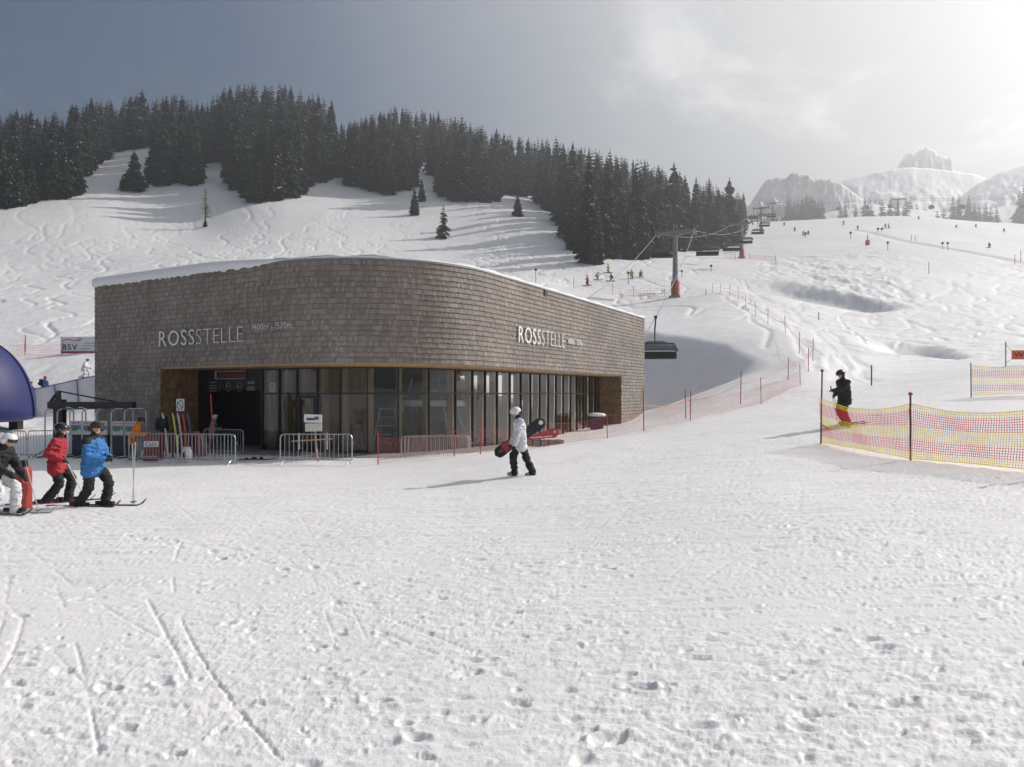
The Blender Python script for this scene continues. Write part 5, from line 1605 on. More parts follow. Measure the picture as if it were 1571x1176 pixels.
    if extra == 'yoke':
        for sh, sd in ((shl, 1), (shr, -1)):
            prims += [(T(.50, .06 * sd), sh - up * .02 * s, .10 * s, .095 * s, G, .012), (sh, sh + (hp[0 if sd > 0 else 1] - sh) * .02 - up * .14 * s - f * .03, .094 * s, .09 * s, G, .008)]
    mats = [jacket, pants, gloves, SKIN, boots]; keys = {J: 0, Pn: 1, G: 2, S: 3, B: 4}
    put('body', remeshed(prims, voxel * s, mats, keys, 3 if detail else 2), t)
    # helmet: shell open at the face, ear pads; goggles on a strap
    M = Matrix((hfwd, hl_, hup)).transposed()
    if helmet is not None:
        q = MB(); vs = []; fs = []; nn, mm = 16, 9
        for i in range(mm):
            th = math.pi * .60 * i / (mm - 1)
            for j in range(nn):
                ph = 2 * math.pi * j / nn; c = math.cos(ph)
                tt = th * (1 - .20 * max(0, c) ** 1.5)
                r_ = .128
                p = Vector((math.sin(tt) * c * r_ * 1.13, math.sin(tt) * math.sin(ph) * r_ * .98, math.cos(tt) * r_ * 1.02 + .01))
                vs.append(hd + M @ (p * s))
        for i in range(mm - 1):
            for j in range(nn):
                x = i * nn + j; y = i * nn + (j + 1) % nn; fs.append((x, y, y + nn, x + nn))
        fs.append(tuple(range((mm - 1) * nn, mm * nn)))
        q.add(vs, fs)
        for sd in (-1, 1):
            q.tube([hd + M @ (Vector((-.02, .103 * sd, .02)) * s), hd + M @ (Vector((-.005, .100 * sd, -.07)) * s)], [.05 * s, .035 * s], 8)
        ho_ = q.build('helmet', helmet, t, smooth=True)
        if detail:
            v = MB()
            for j in range(5):
                v.box(hd + M @ (Vector((.02 - .035 * j, 0, .138 - .004 * (j - 1) ** 2)) * s), (.022 * s, .05 * s, .012 * s), M)
            v.build('vent', HEL_B if helmet is HEL_W else BOOTGR, ho_)
    else:
        q = MB(); q.lathe([(.06, -.02), (.115, 0.02), (.12, .06), (.09, .12), (.03, .145)], 12, sx=1.1); me = q.mesh('cap', C_BLACK, True); o = put('hat', me, t, hd)
    if goggles:
        q = MB(); z0 = .062 if gog_up else .02; rr = .116 if gog_up else .108
        for z in (-.03, .03): pass
        n_ = 7; vs = []; fs = []
        for j in range(n_):
            ph = -1.0 + 2.0 * j / (n_ - 1)
            for z, r2 in ((z0 - .033, rr + .004), (z0 + .033, rr + .002)):
                for e in (0, .022):
                    vs.append(hd + M @ (Vector(((r2 + e) * math.cos(ph) * 1.08, (r2 + e) * math.sin(ph), z)) * s))
        for j in range(n_ - 1):
            k = 4 * j; w = k + 4; fs += [(k + 1, w + 1, w + 3, k + 3), (k, k + 2, w + 2, w), (k + 2, k + 3, w + 3, w + 2), (k, w, w + 1, k + 1)]
        fs += [(0, 1, 3, 2), (4 * n_ - 4, 4 * n_ - 2, 4 * n_ - 1, 4 * n_ - 3)]
        q.add(vs, fs); q.build('goggles', LENS, t)
    if detail and (gog_up or not goggles):
        for sd in (-1, 1):
            q = MB(); c = hd + M @ (Vector((.086, .033 * sd, .012)) * s); q.lathe([(.004 * s, -.008 * s), (.011 * s, -.004 * s), (.011 * s, .004 * s), (.004 * s, .008 * s)], 8); q.build('eye', BLACK, t, c)
        q = MB(); q.box(hd + M @ (Vector((.088, 0, -.062)) * s), (.012 * s, .045 * s, .008 * s), M); q.build('mouth', mat('lips', (.36, .15, .12), .5), t)
    return t, [Vector(base) + x for x in hp], (f, l)
def ski(base, direction, L, m, label, pitch=None, width=.085, group='skis worn by the people', back=.45):
    t = thing('ski', label, 'ski', base, math.atan2(direction.y, direction.x), group)
    q = MB(); vs = []; fs = []; n = 18
    g0 = Vector(base)
    for k in range(n + 1):
        x = -L * back + L * k / n; u = k / n
        w = width * (.62 if k in (0,) else (1 - .22 * math.sin(math.pi * u) if u < .93 else (1 - (u - .93) / .07 * .75)))
        z = .022 + (max(0, (u - .88) / .12) ** 2) * .13
        px_ = g0 + Vector((direction.x, direction.y, 0)) * x; z += gz(px_.x, px_.y) - g0.z
        for y, zz in ((-w / 2, 0), (w / 2, 0), (w / 2, .02), (-w / 2, .02)): vs.append((x, y, z + zz))
    for k in range(n):
        a = 4 * k; b = a + 4; fs += [(a, a + 1, b + 1, b), (a + 2, a + 3, b + 3, b + 2), (a + 1, a + 2, b + 2, b + 1), (a + 3, a, b, b + 3)]
    fs += [(3, 2, 1, 0), (4 * n, 4 * n + 1, 4 * n + 2, 4 * n + 3)]
    q.add(vs, fs); q.build('blade', m, t)
    for x in (-.16, .15):
        q = MB(); q.box((x, 0, .075), (.11, .07, .07)); q.build('binding', BLACK, t)
    return t
def spole(a, b, label, m=POLE, group='ski poles'):
    a = Vector(a); b = Vector(b); t = thing('ski_pole', label, 'ski pole', b, 0, group)
    d = (a - b); u = d.normalized()
    q = MB(); q.tube([Vector((0, 0, 0)), d], [.009, .011], 6); q.build('shaft', m, t)
    q = MB(); q.tube([d - u * .02, d + u * .10], .019, 6); q.build('grip', BLACK, t)
    q = MB(); q.tube([u * .07, u * .085], .045, 8); q.build('basket', BLACK, t)
    return t
def floor_at(p): return Vector((p[0], p[1], gz(p[0], p[1])))

# blue jacket, standing on skis, looking back over his shoulder towards us
b = onground(141, 14.2)
t, hp, (f, l) = person('man in blue jacket with black shoulders and black helmet, standing on skis', b, -12, 1.80, C_BLUE, C_BLACK, BOOTBLK, C_BLACK, HEL_B, feet=((.20, .13), (-.20, -.10)), hip=(.02, 0, .88), lean=.06,
                       hands=((.34, .06, 1.03), (.33, -.07, 1.0)), look=-.55, gog_up=True, extra='yoke')
q = MB()
ski(b + f * .20 + l * .13, f, 1.75, SKI_D, 'dark ski under the left boot of the man in blue'); ski(b - f * .20 - l * .10, f, 1.75, SKI_D, 'dark ski under the right boot of the man in blue')
pa = onground(203, 14.3); pb = onground(206, 14.35)
spole(P(208, 676, 14.3), pa, 'left one of two ski poles stuck upright beside the man in blue'); spole(P(203, 678, 14.35), pb, 'right one of two ski poles stuck upright beside the man in blue')
# black yoke on the blue jacket
# red jacket
b = onground(88, 14.9)
t, hp, (f, l) = person('skier in red and black jacket with red boots, seen from behind', b, 18, 1.76, C_RED, C_BLACK, BOOTRED, C_BLACK, HEL_B, feet=((.17, .12), (-.16, -.12)), hip=(-.02, 0, .88), lean=.08, hands=((-.16, .34, 1.0), (.14, -.26, .98)), look=-.1,
                       elbow=((-.7, .8, -.1), (-.8, -.3, -.5)))
ski(b + f * .17 + l * .12, f, 1.65, SKI_D, 'dark ski under the left boot of the skier in red'); ski(b - f * .16 - l * .12, f, 1.65, SKI_D, 'dark ski under the right boot of the skier in red')
spole(hp[1] + Vector((0, 0, .02)), floor_at(hp[1] + f * .42 - l * .06), 'ski pole held slanting by the skier in red'); spole(hp[0], floor_at(hp[0] + Vector((.12, -.02, 0))), 'ski pole hanging behind the skier in red')
# left edge: white helmet, black jacket, white trousers, crouching
b = onground(3, 13.2)
t, hp, (f, l) = person('person in white helmet, black jacket and white trousers bending forward at left edge', b, -5, 1.76, C_BLACK, C_WHITE, BOOTBLK, C_BLACK, HEL_W, feet=((.12, .17), (-.12, -.17)), hip=(-.18, 0, .80), lean=.36, hands=((.32, .12, .78), (.30, -.14, .80)), bow=.35, look=-.15)
ski(b + f * .12 + l * .17, f, 1.6, SKI_L, 'ski with pale top under the far boot of the crouching person'); ski(b - f * .12 - l * .17, f, 1.6, SKI_D, 'dark ski under the near boot of the crouching person')
spole(hp[0] + Vector((.02, 0, .25)), floor_at(hp[0] + f * .3), 'ski pole planted by the crouching person at left edge')
# snowboarder walking left
b = onground(798, 17.5)
t, hp, (f, l) = person('snowboarder in mottled white jacket and white helmet walking with a board', b, 184, 1.76, C_CAMO, C_BLACK, BOOTGR, C_BLACK, HEL_W, feet=((.14, -.07), (-.30, .08)), hip=(-.02, 0, .90), lean=.07, hands=((.16, .25, .78), (.24, -.22, .72)), bow=.38, goggles=False)
BD = mat('board_black', (0.018, 0.018, 0.02), 0.3, var=.1); BDR = mat('board_red', (0.50, 0.06, 0.06), .35, var=.15)
tb = thing('snowboard', 'black snowboard with red graphics carried slanting under the arm', 'snowboard', (b.x, b.y + .30, b.z))
c = (P(797.5, 671, 17.8) - Vector((b.x, b.y + .30, b.z))); c.y = 0
a = math.atan2(58, 81); u = Vector((math.cos(a), 0, math.sin(a))); v = Vector((-math.sin(a), 0.10, math.cos(a)))
def board_poly(x0, x1, hw, yy):
    pts = []
    n = 26
    def half(x):
        e = .78 - abs(x); w = hw * (1 - .13 * math.cos(x / .55 * 1.57) if abs(x) < .55 else 1.0)
        if e < .16: w *= math.sqrt(max(0, 1 - ((.16 - e) / .16) ** 2))
        return w
    xs = [x0 + (x1 - x0) * k / n for k in range(n + 1)]
    up_ = [c + u * x + v * half(x) + Vector((0, yy - (.05 * max(0, (abs(x) - .6) / .18) ** 2), 0)) for x in xs]; dn = [c + u * x - v * half(x) + Vector((0, yy - (.05 * max(0, (abs(x) - .6) / .18) ** 2), 0)) for x in xs]
    return up_, dn
def board_strip(x0, x1, hw, y0, y1, m, name):
    q = MB(); a_, b_ = board_poly(x0, x1, hw, y0); c_, d_ = board_poly(x0, x1, hw, y1); n = len(a_); vs = []; fs = []
    for k in range(n): vs += [a_[k], b_[k], d_[k], c_[k]]
    for k in range(n - 1):
        i = 4 * k; j = i + 4; fs += [(i, j, j + 1, i + 1), (i + 1, j + 1, j + 2, i + 2), (i + 2, j + 2, j + 3, i + 3), (i + 3, j + 3, j, i)]
    fs += [(3, 2, 1, 0), (4 * n - 4, 4 * n - 3, 4 * n - 2, 4 * n - 1)]
    q.add(vs, fs); return q.build(name, m, tb)
board_strip(-.78, .78, .145, 0, .012, BD, 'deck'); board_strip(-.50, -.12, .120, -.006, -.001, BDR, 'graphic')
q = MB(); w_ = [c + u * x + v * y + Vector((0, -.006, 0)) for x, y in ((-.70, -.02), (-.60, .05), (-.55, .0), (-.52, .09), (-.50, .05), (-.56, -.05), (-.62, .01), (-.69, -.06))]; q.prism(w_, (0, .004, 0)); q.build('graphic', BDR, tb)
q = MB(); ce = c + u * .66; q.prism([ce + u * .06 * math.cos(k * .52) + v * .055 * math.sin(k * .52) + Vector((0, -.02, 0)) for k in range(12)], (0, .006, 0)); q.build('emblem', WHITE, tb)
# black-clad skier
b = onground(1298, 22.0)
t, hp, (f, l) = person('skier dressed all in black with ski poles behind the near striped net', b, 196, 1.80, C_BLACK, C_BLACK, BOOTBLK, C_BLACK, HEL_B, feet=((.06, .15), (-.08, -.15)), hip=(.06, 0, .90), lean=.10, hands=((.58, .16, 1.12), (.10, -.34, 1.0)), bow=.25)
ski(b + f * .06 + l * .15, f, 1.7, SKI_D, 'dark ski under the near boot of the skier in black'); ski(b - f * .08 - l * .15, f, 1.7, SKI_D, 'dark ski under the far boot of the skier in black')
spole(hp[0] + Vector((0, 0, .04)), floor_at(hp[0] - f * .28), 'ski pole in the leading hand of the skier in black'); spole(hp[1] + Vector((0, 0, .06)), floor_at(hp[1] - f * .25), 'ski pole in the rear hand of the skier in black')
# by the entrance and the gates
b = onground(206, 27.2)
person('person in orange jacket with black helmet passing the lift gates', b, 25, 1.76, C_ORANGE, C_GREY, BOOTBLK, C_BLACK, HEL_B, hip=(-.05, 0, .88), lean=.30, hands=((.40, .15, 1.0), (.36, -.16, .98)), voxel=.022, detail=False, bow=.2)
b = onground(325, 31.2)
person('person in pale grey jacket and helmet standing at the dark entrance', b, 15, 1.72, C_GREY, C_BLACK, BOOTBLK, C_BLACK, HEL_W, lean=.15, hands=((.36, .12, 1.12), (.36, -.12, 1.12)), voxel=.022, detail=False)
# behind the white tarpaulin fence
b = onground(68, 51.0)
t, hp, (f, l) = person('adult in blue jacket with black rucksack and red helmet behind the white tarpaulin fence', b, 80, 1.72, C_BLUE, C_NAVY, BOOTBLK, C_BLACK, HEL_R, hands=((.1, .33, 1.05), (.25, -.25, .9)), voxel=.022, detail=False, goggles=False)
q = MB(); q.box((0, 0, 0), (.34, .2, .46), None, 0, .8); rk = q.build('rucksack', C_BLACK); rk.location = b + Vector((-.03, -.24, 1.22)); tag(rk, 'black rucksack on the back of the adult in blue', 'rucksack')
b = onground(46, 50.4)
person('child in red jacket with red and white helmet behind the white tarpaulin fence', b, 10, 1.42, C_RED, C_BLACK, BOOTBLK, C_BLACK, HEL_R, hands=((.42, .1, 1.1), (.35, -.1, .9)), voxel=.022, detail=False)
b = hit(131, 580)
t, hp, (f, l) = person('skier all in white crouching on the run-out below the banner', b, 8, 1.72, C_WHITE, C_WHITE, BOOTBLK, C_BLACK, HEL_BL, feet=((.24, .14), (-.24, -.14)), hip=(-.12, 0, .80), lean=.35, hands=((.32, .1, .85), (.3, -.1, .85)), voxel=.022, detail=False)
ski(b + f * .24 + l * .14, f, 1.7, SKI_L, 'far ski of the skier in white on the run-out'); ski(b - f * .24 - l * .14, f, 1.7, SKI_L, 'near ski of the skier in white on the run-out')

# distant skiers: the figure with its skis
def far_skier(px, py, label, jacket, face, crouch=False, pants=C_BLACK, D=None):
    b = hit(px, py) if D is None else onground(px, D)
    if b is None: return
    t, hp, (f, l) = person(label, b, face, 1.76, jacket, pants, BOOTBLK, C_BLACK, HEL_B, feet=((.08, .16), (-.08, -.16)), hip=(-.18 if crouch else 0, 0, .68 if crouch else .86), lean=.55 if crouch else .18, hands=((.4, .25, .75 if crouch else .95), (.35, -.25, .75 if crouch else .95)), voxel=.045, detail=False, goggles=False, group='distant skiers on the slopes')
    q = MB()
    for s_, o_ in ((1, .16), (-1, -.16)):
        c_ = l * o_ + f * .1; q.tube([c_ - f * .8 + Vector((0, 0, .03)), c_ + f * .75 + Vector((0, 0, .03)), c_ + f * .92 + Vector((0, 0, .14))], .045, 4)
    q.build('skis', SKI_D, t)
for a in ((902, 438, 'distant skier in red and black, lowest of the group under the forest', C_RED, 150, False), (916, 429, 'distant skier in pale blue bending in the group under the forest', C_PALE, 10, True), (934, 419, 'distant skier in lime top, highest of the group under the forest', C_GREEN, 170, False),
          (938, 431, 'distant dark skier in a low tuck beside the group under the forest', C_DK, 190, True), (969, 428, 'distant skier in lime jacket standing beside a marker pole', C_GREEN, -90, False), (983, 426, 'distant skier in grey bent low right of the lime one', C_GREY, -80, True),
          (1219, 355, 'tiny dark skier high on the left side of the upper piste', C_DK, -90, False), (1232, 361, 'tiny skier in red among marker poles on the upper piste', C_RED, -60, False), (1203, 346, 'tiny skier near the third lift tower', C_DK, -100, True), (1240, 360, 'tiny navy skier right of the one in red', C_NAVY, -90, True),
          (1294, 345, 'tiny dark skier close below the crest centre', C_DK, -90, False), (1316, 353, 'tiny navy skier on the upper piste above the snow gun', C_NAVY, -120, False), (1358, 350, 'left one of two tiny skiers side by side on the upper piste', C_DK, -90, False), (1363, 350, 'right one of two tiny skiers side by side on the upper piste', C_GREY, -60, False),
          (1467, 350, 'tiny dark skier leaning into a turn below the misty trees', C_DK, 40, True), (1497, 350, 'tiny dark skier right below the misty tree row', C_NAVY, -90, False), (1518, 380, 'dark skier turning on the open piste at far right', C_DK, 200, True), (1409, 337, 'tiny skier standing on the crest right of the gondola tower', C_DK, -90, False), (1540, 357, 'tiny skier near the right edge of the upper piste', C_DK, -90, False)):
    far_skier(*a)

# ================================================================ SMALL THINGS ROUND THE STATION
# crowd barriers
def make_barrier(L=2.4, H=1.08, nb=15):
    t = thing('crowd_barrier', 'x', 'barrier')
    q = MB(); r = .12; z0 = .16
    loop = [(-L / 2, z0), (-L / 2, H - r), (-L / 2 + r * .3, H - r * .3), (-L / 2 + r, H), (L / 2 - r, H), (L / 2 - r * .3, H - r * .3), (L / 2, H - r), (L / 2, z0)]
    q.tube([(x, 0, z) for x, z in loop], .021, 7); q.tube([(-L / 2, 0, z0), (L / 2, 0, z0)], .019, 7); q.build('frame', GALV, t)
    bm_ = MB(); bm_.tube([(0, 0, z0), (0, 0, H)], .0095, 5); me = bm_.mesh('bar', GALV)
    for k in range(nb): put('bar', me, t, (-L / 2 + L * (k + 1) / (nb + 1), 0, 0))
    for sx in (-1, 1):
        q = MB(); x = sx * (L / 2 - .12); q.tube([(x, -.28, 0), (x, -.2, .09), (x, -.05, z0), (x, .05, z0), (x, .2, .09), (x, .28, 0)], .018, 6); q.build('foot', GALV, t)
    q = MB(); q.tube([(L / 2, 0, .8), (L / 2 + .06, 0, .8), (L / 2 + .06, 0, .72)], .012, 5); q.build('hook', GALV, t)
    return t
bar0 = None
def barrier(px0, px1, D0, D1, label, dz=0.0):
    global bar0
    a = onground(px0, D0); b = onground(px1, D1)
    if bar0 is None: bar0 = make_barrier(); o = bar0
    else: o = copy_tree(bar0)
    m = (a + b) / 2; m.z = min(a.z, b.z) + .01 + dz
    o.location = m; o.rotation_euler = (0, 0, math.atan2((b - a).y, (b - a).x)); o.scale = ((b - a).length / 2.4, 1, 1)
    tag(o, label, 'barrier', 'steel crowd barriers')
barrier(430, 540, 25.0, 24.9, 'steel crowd barrier in front of the glass door and notice board')
barrier(273, 361, 25.4, 24.9, 'steel crowd barrier with a sunlit end post before the entrance')
barrier(198, 272, 26.0, 25.5, 'steel crowd barrier in front of the red pavement sign')
barrier(313, 373, 30.2, 29.2, 'steel crowd barrier behind the person at the entrance')
barrier(-28, 40, 27.6, 27.2, 'steel crowd barrier below the blue inflatable at left edge'); barrier(43, 110, 27.2, 27.6, 'steel crowd barrier behind the skier in red')
for k, lb in enumerate(('front one of the crowd barriers stacked against the glass', 'middle one of the crowd barriers stacked against the glass', 'rear one of the crowd barriers stacked against the glass')):
    barrier(616 + 5 * k, 718 + 2 * k, 27.3 + .22 * k, 27.6 + .22 * k, lb, -.25)

# notice board on a post of old skis, behind the first barrier
b = onground(481, 26.0)
t = thing('notice_board', 'notice board with map on crossed skis behind the front barrier', 'notice board', b)
q = MB(); q.box((-.02, 0, 1.62), (.66, .04, .30), Matrix.Rotation(.03, 3, 'Y')); o = q.build('panel', WHITE, t)
q = MB(); q.box((-.10, -.024, 1.60), (.30, .006, .10)); q.box((.12, -.024, 1.63), (.16, .006, .12)); q.build('picture', mat('picture_print', (.12, .10, .12), .6, var=.5, scale=14), o)
q = MB(); q.box((.0, 0, 1.29), (.62, .04, .30), Matrix.Rotation(-.02, 3, 'Y')); o = q.build('panel', mat('notice_paper', (.62, .60, .52), .6), t)
q = MB(); q.tube([(.02, .03, 1.4), (.10, .02, .5), (.18, 0, 0)], .045, 4); q.build('ski_post', mat('old_ski', (.30, .22, .20), .4, var=.7, scale=6), t)
q = MB(); q.box((-.05, -.05, .82), (1.5, .06, .05), Matrix.Rotation(-.06, 3, 'Y')); q.build('plank', WOODS, t)
for x in (-.52, .52):
    q = MB(); q.box((x, -.06, .78), (.05, .03, .62)); q.build('bracket', SKI_L, t)

# slalom pole, no-smoking sign, ski rack
b = onground(324, 27); q = MB(); q.tube([b - b + Vector((.12, 0, -.1)), Vector((-.02, 0, 2.55))], .022, 6); o = q.build('slalom_pole', REDPOLE); o.location = b; tag(o, 'tall thin red slalom pole before the dark entrance', 'pole')
b = onground(276, 29.0); t = thing('no_smoking_sign', 'white sign with round prohibition symbol on a red pole', 'sign', b)
q = MB(); q.tube([(0, .03, 0), (-.03, .03, 2.75)], .02, 6); q.build('pole', REDPOLE, t)
q = MB(); q.box((0.02, 0, 2.13), (.33, .02, .50)); q.build('panel', WHITE, t)
q = MB(); q.tube([(.02 + .12 * math.cos(k * .2618), -.014, 2.13 + .19 * math.sin(k * .2618)) for k in range(25)], .014, 4); q.tube([(-.06, -.014, 2.27), (.10, -.014, 1.99)], .014, 4); q.build('symbol', BLACK, t)
rk = onground(277, 28.0); t = thing('ski_rack', 'red and dark ski rack with leaning skis near the entrance', 'ski rack', rk)
q = MB(); q.tube([(-.7, 0, 0), (-.7, 0, 1.05), (.75, 0, 1.05), (.75, 0, 0)], .03, 6); q.tube([(-.7, .3, 0), (-.7, 0, 1.05)], .025, 6); q.tube([(.75, .3, 0), (.75, 0, 1.05)], .025, 6); q.build('frame', RED, t)
q = MB(); q.box((0, .06, .55), (1.3, .03, .7)); q.build('panel', mat('dark_red_board', (.16, .02, .025), .5), t)
cols = [((.62, .62, .58), 'pale'), ((.02, .02, .025), 'black'), ((.55, .55, .10), 'yellow-green'), ((.5, .5, .52), 'silver'), ((.45, .05, .05), 'red'), ((.04, .05, .10), 'navy')]
for k, (c_, nm) in enumerate(cols):
    x = -.45 + .2 * k; m = mat('ski_' + nm.replace('-', '_'), c_, .3)
    q = MB(); q.tube([(0, 0, 0), (-.10, .05, .9), (-.22, .06, 1.65), (-.25, .04, 1.80)], [.04, .035, .045, .015], 4)
    o = q.build('ski', m); o.location = rk + Vector((x, -.12, .02)); tag(o, nm + ' ski leaning on the rack near the entrance', 'ski')
q = MB(); q.lathe([(.05, 0), (.25, .08), (.30, .3), (.24, .52), (.08, .6)], 12); o = q.build('rucksack', C_BLACK, smooth=True); o.location = rk + Vector((-.75, .1, 1.06)); tag(o, 'round black bag piled at the left end of the ski rack', 'bag')
q = MB(); q.lathe([(.12, 0), (.2, .06), (.19, .4), (.12, .52), (.15, .56)], 10); o = q.build('bag', WHITE, smooth=True); o.location = onground(287, 26.2); tag(o, 'white bag with dark emblem behind the barrier', 'bag')
q = MB(); q.prism([(-.06, -.205, .2), (.03, -.205, .16), (.06, -.2, .26), (0, -.205, .3), (.05, -.2, .38), (-.04, -.2, .4), (-.06, -.205, .32)], (0, -.012, 0)); q.build('emblem', BLACK, o)
q = MB(); q.lathe([(.4, 0), (.42, .5), (.32, .85), (.1, 1.0)], 14); o = q.build('covered_drum', mat('grey_cover', (.25, .26, .27), .6), smooth=True); o.location = onground(302, 29); tag(o, 'rounded grey covered drum right of the ski rack', 'drum')
# red pavement sign
b = onground(235, 26.6); t = thing('pavement_sign', 'red A-frame pavement sign with a white lettered strip', 'sign', b, R(4))
DR = mat('sign_red', (.22, .03, .035), .5, var=.25, scale=4)
for sy in (-1, 1):
    q = MB(); q.box((0, sy * .16, .50), (.56, .025, .95), Matrix.Rotation(sy * -.16 * -1, 3, 'X')); o = q.build('board', DR, t)
q = MB(); q.box((0, -.185, .66), (.54, .012, .22), Matrix.Rotation(-.16, 3, 'X')); q.build('strip', WHITE, t)
text_run('Cafe', (-.2, -.203, .58), (1, 0, 0), (0, .16, 1), .4, .15, BLACK, t, .002, None, 'letter', .1, split=False)
q = MB(); q.tube([(-.25, -.275, .16), (-.1, -.265, .22), (0, -.27, .17), (.12, -.265, .22), (.25, -.27, .18)], .012, 4); q.build('flourish', WHITE, t)
# skis lying on the snow by the entrance
for k in range(2):
    b = onground(385 + 10 * k, 26.6 + .3 * k); ski(b, Vector((.98, .2 - .25 * k, 0)), 1.6, SKI_D, ('front' if k == 0 else 'rear') + ' dark ski lying on the snow before the entrance', group='skis lying on the snow')

# lift gates: steel portal with hoops and posters
g0 = onground(90, 28.4)
t = thing('gate_portal', 'dark steel portal beam with diagonal stay over the lift gates', 'portal', g0)
q = MB(); q.box((0.05, 0, 1.05), (.36, .3, 2.5)); q.build('post', STEEL, t)
zb = P(90, 621, 28.4).z - g0.z
q = MB(); q.box((1.35, 0, zb), (3.45, .28, .26)); q.build('beam', STEEL, t)
q = MB(); q.tube([(.0, 0, zb + .1), (.0, 0, zb + .55)], .11, 4); q.tube([(-.36, 0, zb + .1), (0.0, 0, zb + .58)], .06, 4); q.tube([(.05, 0, zb + .56), (2.3, 0, zb + .13)], .03, 5); q.build('stay', STEEL, t)
q = MB(); q.box((.5, -.15, zb - .1), (.2, .01, .04)); q.box((1.0, -.15, zb - .1), (.2, .01, .04)); q.build('light_strip', mat('strip_light', (.7, .7, .65), .4), t)
POST_W = mat('poster_white', (.60, .58, .58), .5, var=.1); POST_R = mat('poster_red', (.45, .06, .07), .5); POST_B = mat('poster_blue', (.10, .22, .42), .5, var=.3, scale=6); POST_G = mat('poster_green', (.10, .25, .05), .5, var=.4, scale=8)
GATE_L = ('first lift gate hoop from the left, under the portal end', 'second lift gate hoop from the left', 'third lift gate hoop from the left, with poster behind the skier in red', 'fourth lift gate hoop, with poster left of the man in blue', 'fifth lift gate hoop, behind the head of the man in blue', 'sixth lift gate hoop, with poster right of the man in blue', 'rightmost lift gate hoop with poster beside the orange jacket')
for k, px in enumerate((69, 88, 107, 126, 147, 171, 191)):
    b = onground(px, 28.0); t = thing('lift_gate', GATE_L[k], 'gate', b, 0, 'hoop gates of the lift queue')
    H_ = P(px, 627, 28.0).z - b.z; w = .27 if k not in (5, 6) else .55
    q = MB(); pts = [(0, 0, 0), (0, 0, H_ - .16), (.04, .03, H_ - .05), (.13, .06, H_), (w - .06, .5, H_), (w, .6, H_ - .1), (w, .65, 0)]
    q.tube(pts, .028, 7); q.build('hoop', GALV, t)
    q = MB(); q.tube([(0, -.45, .02), (0, .7, .02)], .025, 6); q.tube([(-.25, -.3, .02), (0, -.1, .25)], .02, 5); q.build('base', STEEL, t)
    if k >= 2:
        q = MB(); q.box((.24, .12, .50), (.42, .16, .85)); q.build('cabinet', mat('dark_blue_cabinet', (.025, .03, .06), .5), t)
        q = MB(); q.box((.24, .02, 1.18), (.42, .015, .56)); po = q.build('poster', POST_W, t)
        q = MB(); q.box((.24, .010, 1.19), (.40, .006, .18)); q.build('picture', POST_B, po); q = MB(); q.box((.20, .006, 1.12), (.26, .006, .14)); q.build('picture', POST_G, po)
        q = MB(); q.tube([(.07, .008, 1.42), (.11, .008, 1.33), (.15, .008, 1.40), (.19, .008, 1.33), (.23, .008, 1.42), (.30, .008, 1.34), (.36, .008, 1.40), (.42, .008, 1.35)], .016, 4); q.build('lettering', POST_R, po)

# white tarpaulin fence and blue inflatable
TARP = mat('white_tarpaulin', (.74, .74, .76), .6, var=.05, scale=1.5, bump=.5, bscale=3); BPOLE = mat('blue_grey_pole', (.10, .14, .25), .5)
fp = [(20, 606, 641, 46.0), (54, 597, 640, 46.2), (85, 590, 631, 46.6), (119, 582, 625, 47.0), (152, 575, 617, 47.4)]
t = thing('tarpaulin_fence', 'white tarpaulin fence on slanting blue-grey posts beside the station', 'fence', P(*fp[0][::2]) if False else P(20, 641, 46.0))
o0 = t.location.copy(); vs = []; fs = []
tops_ = [P(px, a, D) - o0 for px, a, c_, D in fp]; bots_ = [P(px, c_ + 2, D) - o0 for px, a, c_, D in fp]
q = MB(); n = 0
for k in range(len(fp) - 1):
    for j in range(7):
        u_ = j / 7; a = tops_[k].lerp(tops_[k + 1], u_); bb = bots_[k].lerp(bots_[k + 1], u_); wv = .05 * math.sin(u_ * 9 + k)
        vs += [a + Vector((0, wv * .3, 0)), a.lerp(bb, .5) + Vector((0, wv + .05, -.02)), bb + Vector((0, wv, 0))]
vs += [tops_[-1], tops_[-1].lerp(bots_[-1], .5), bots_[-1]]
m_ = len(vs) // 3
for k in range(m_ - 1):
    for j in range(2): a = 3 * k + j; fs.append((a, a + 1, a + 4, a + 3))
vs2 = [v_ + Vector((0, .012, 0)) for v_ in vs]; nv = len(vs); fs += [tuple(reversed([i + nv for i in f_])) for f_ in fs]
q.add(vs + vs2, fs); q.build('tarpaulin', TARP, t, smooth=True)
q = MB(); q.tube(tops_, .03, 5); q.build('top_rail', BPOLE, t)
for a, bb in zip(tops_, bots_):
    q = MB(); q.tube([a + Vector((-.03, -.05, .05)), bb + Vector((.16, -.05, -.25))], .045, 6); q.build('post', BPOLE, t)
BLUEV = mat('blue_vinyl', (.012, .017, .12), .55, var=.1, scale=1); BLUEL = mat('light_blue_vinyl', (.012, .018, .10), .6, var=.1, scale=1)
b = onground(-66, 39.0); t = thing('inflatable_dome', 'deep blue inflatable dome cut off by the left picture edge', 'inflatable', b)
hz_ = P(0, 524, 39.0).z - b.z + .35
q = MB(); prof = []
zb_ = P(50, 640, 39.0).z - b.z
for k in range(17):
    ph = math.pi / 2 * k / 16; prof.append((3.7 * math.cos(ph) ** .8 if k < 16 else .02, zb_ + (hz_ - zb_) * math.sin(ph)))
prof = [(3.0, zb_ - .25), (3.5, zb_ - .15)] + prof
q.lathe(prof, 40); q.build('shell', BLUEV, t, smooth=True)
q = MB()
for a in range(0, 8):
    an = a * math.pi / 4 + .3; q.tube([(math.cos(an) * r_ * 1.012, math.sin(an) * r_ * 1.012, z_) for r_, z_ in prof[2:]], .05, 5)
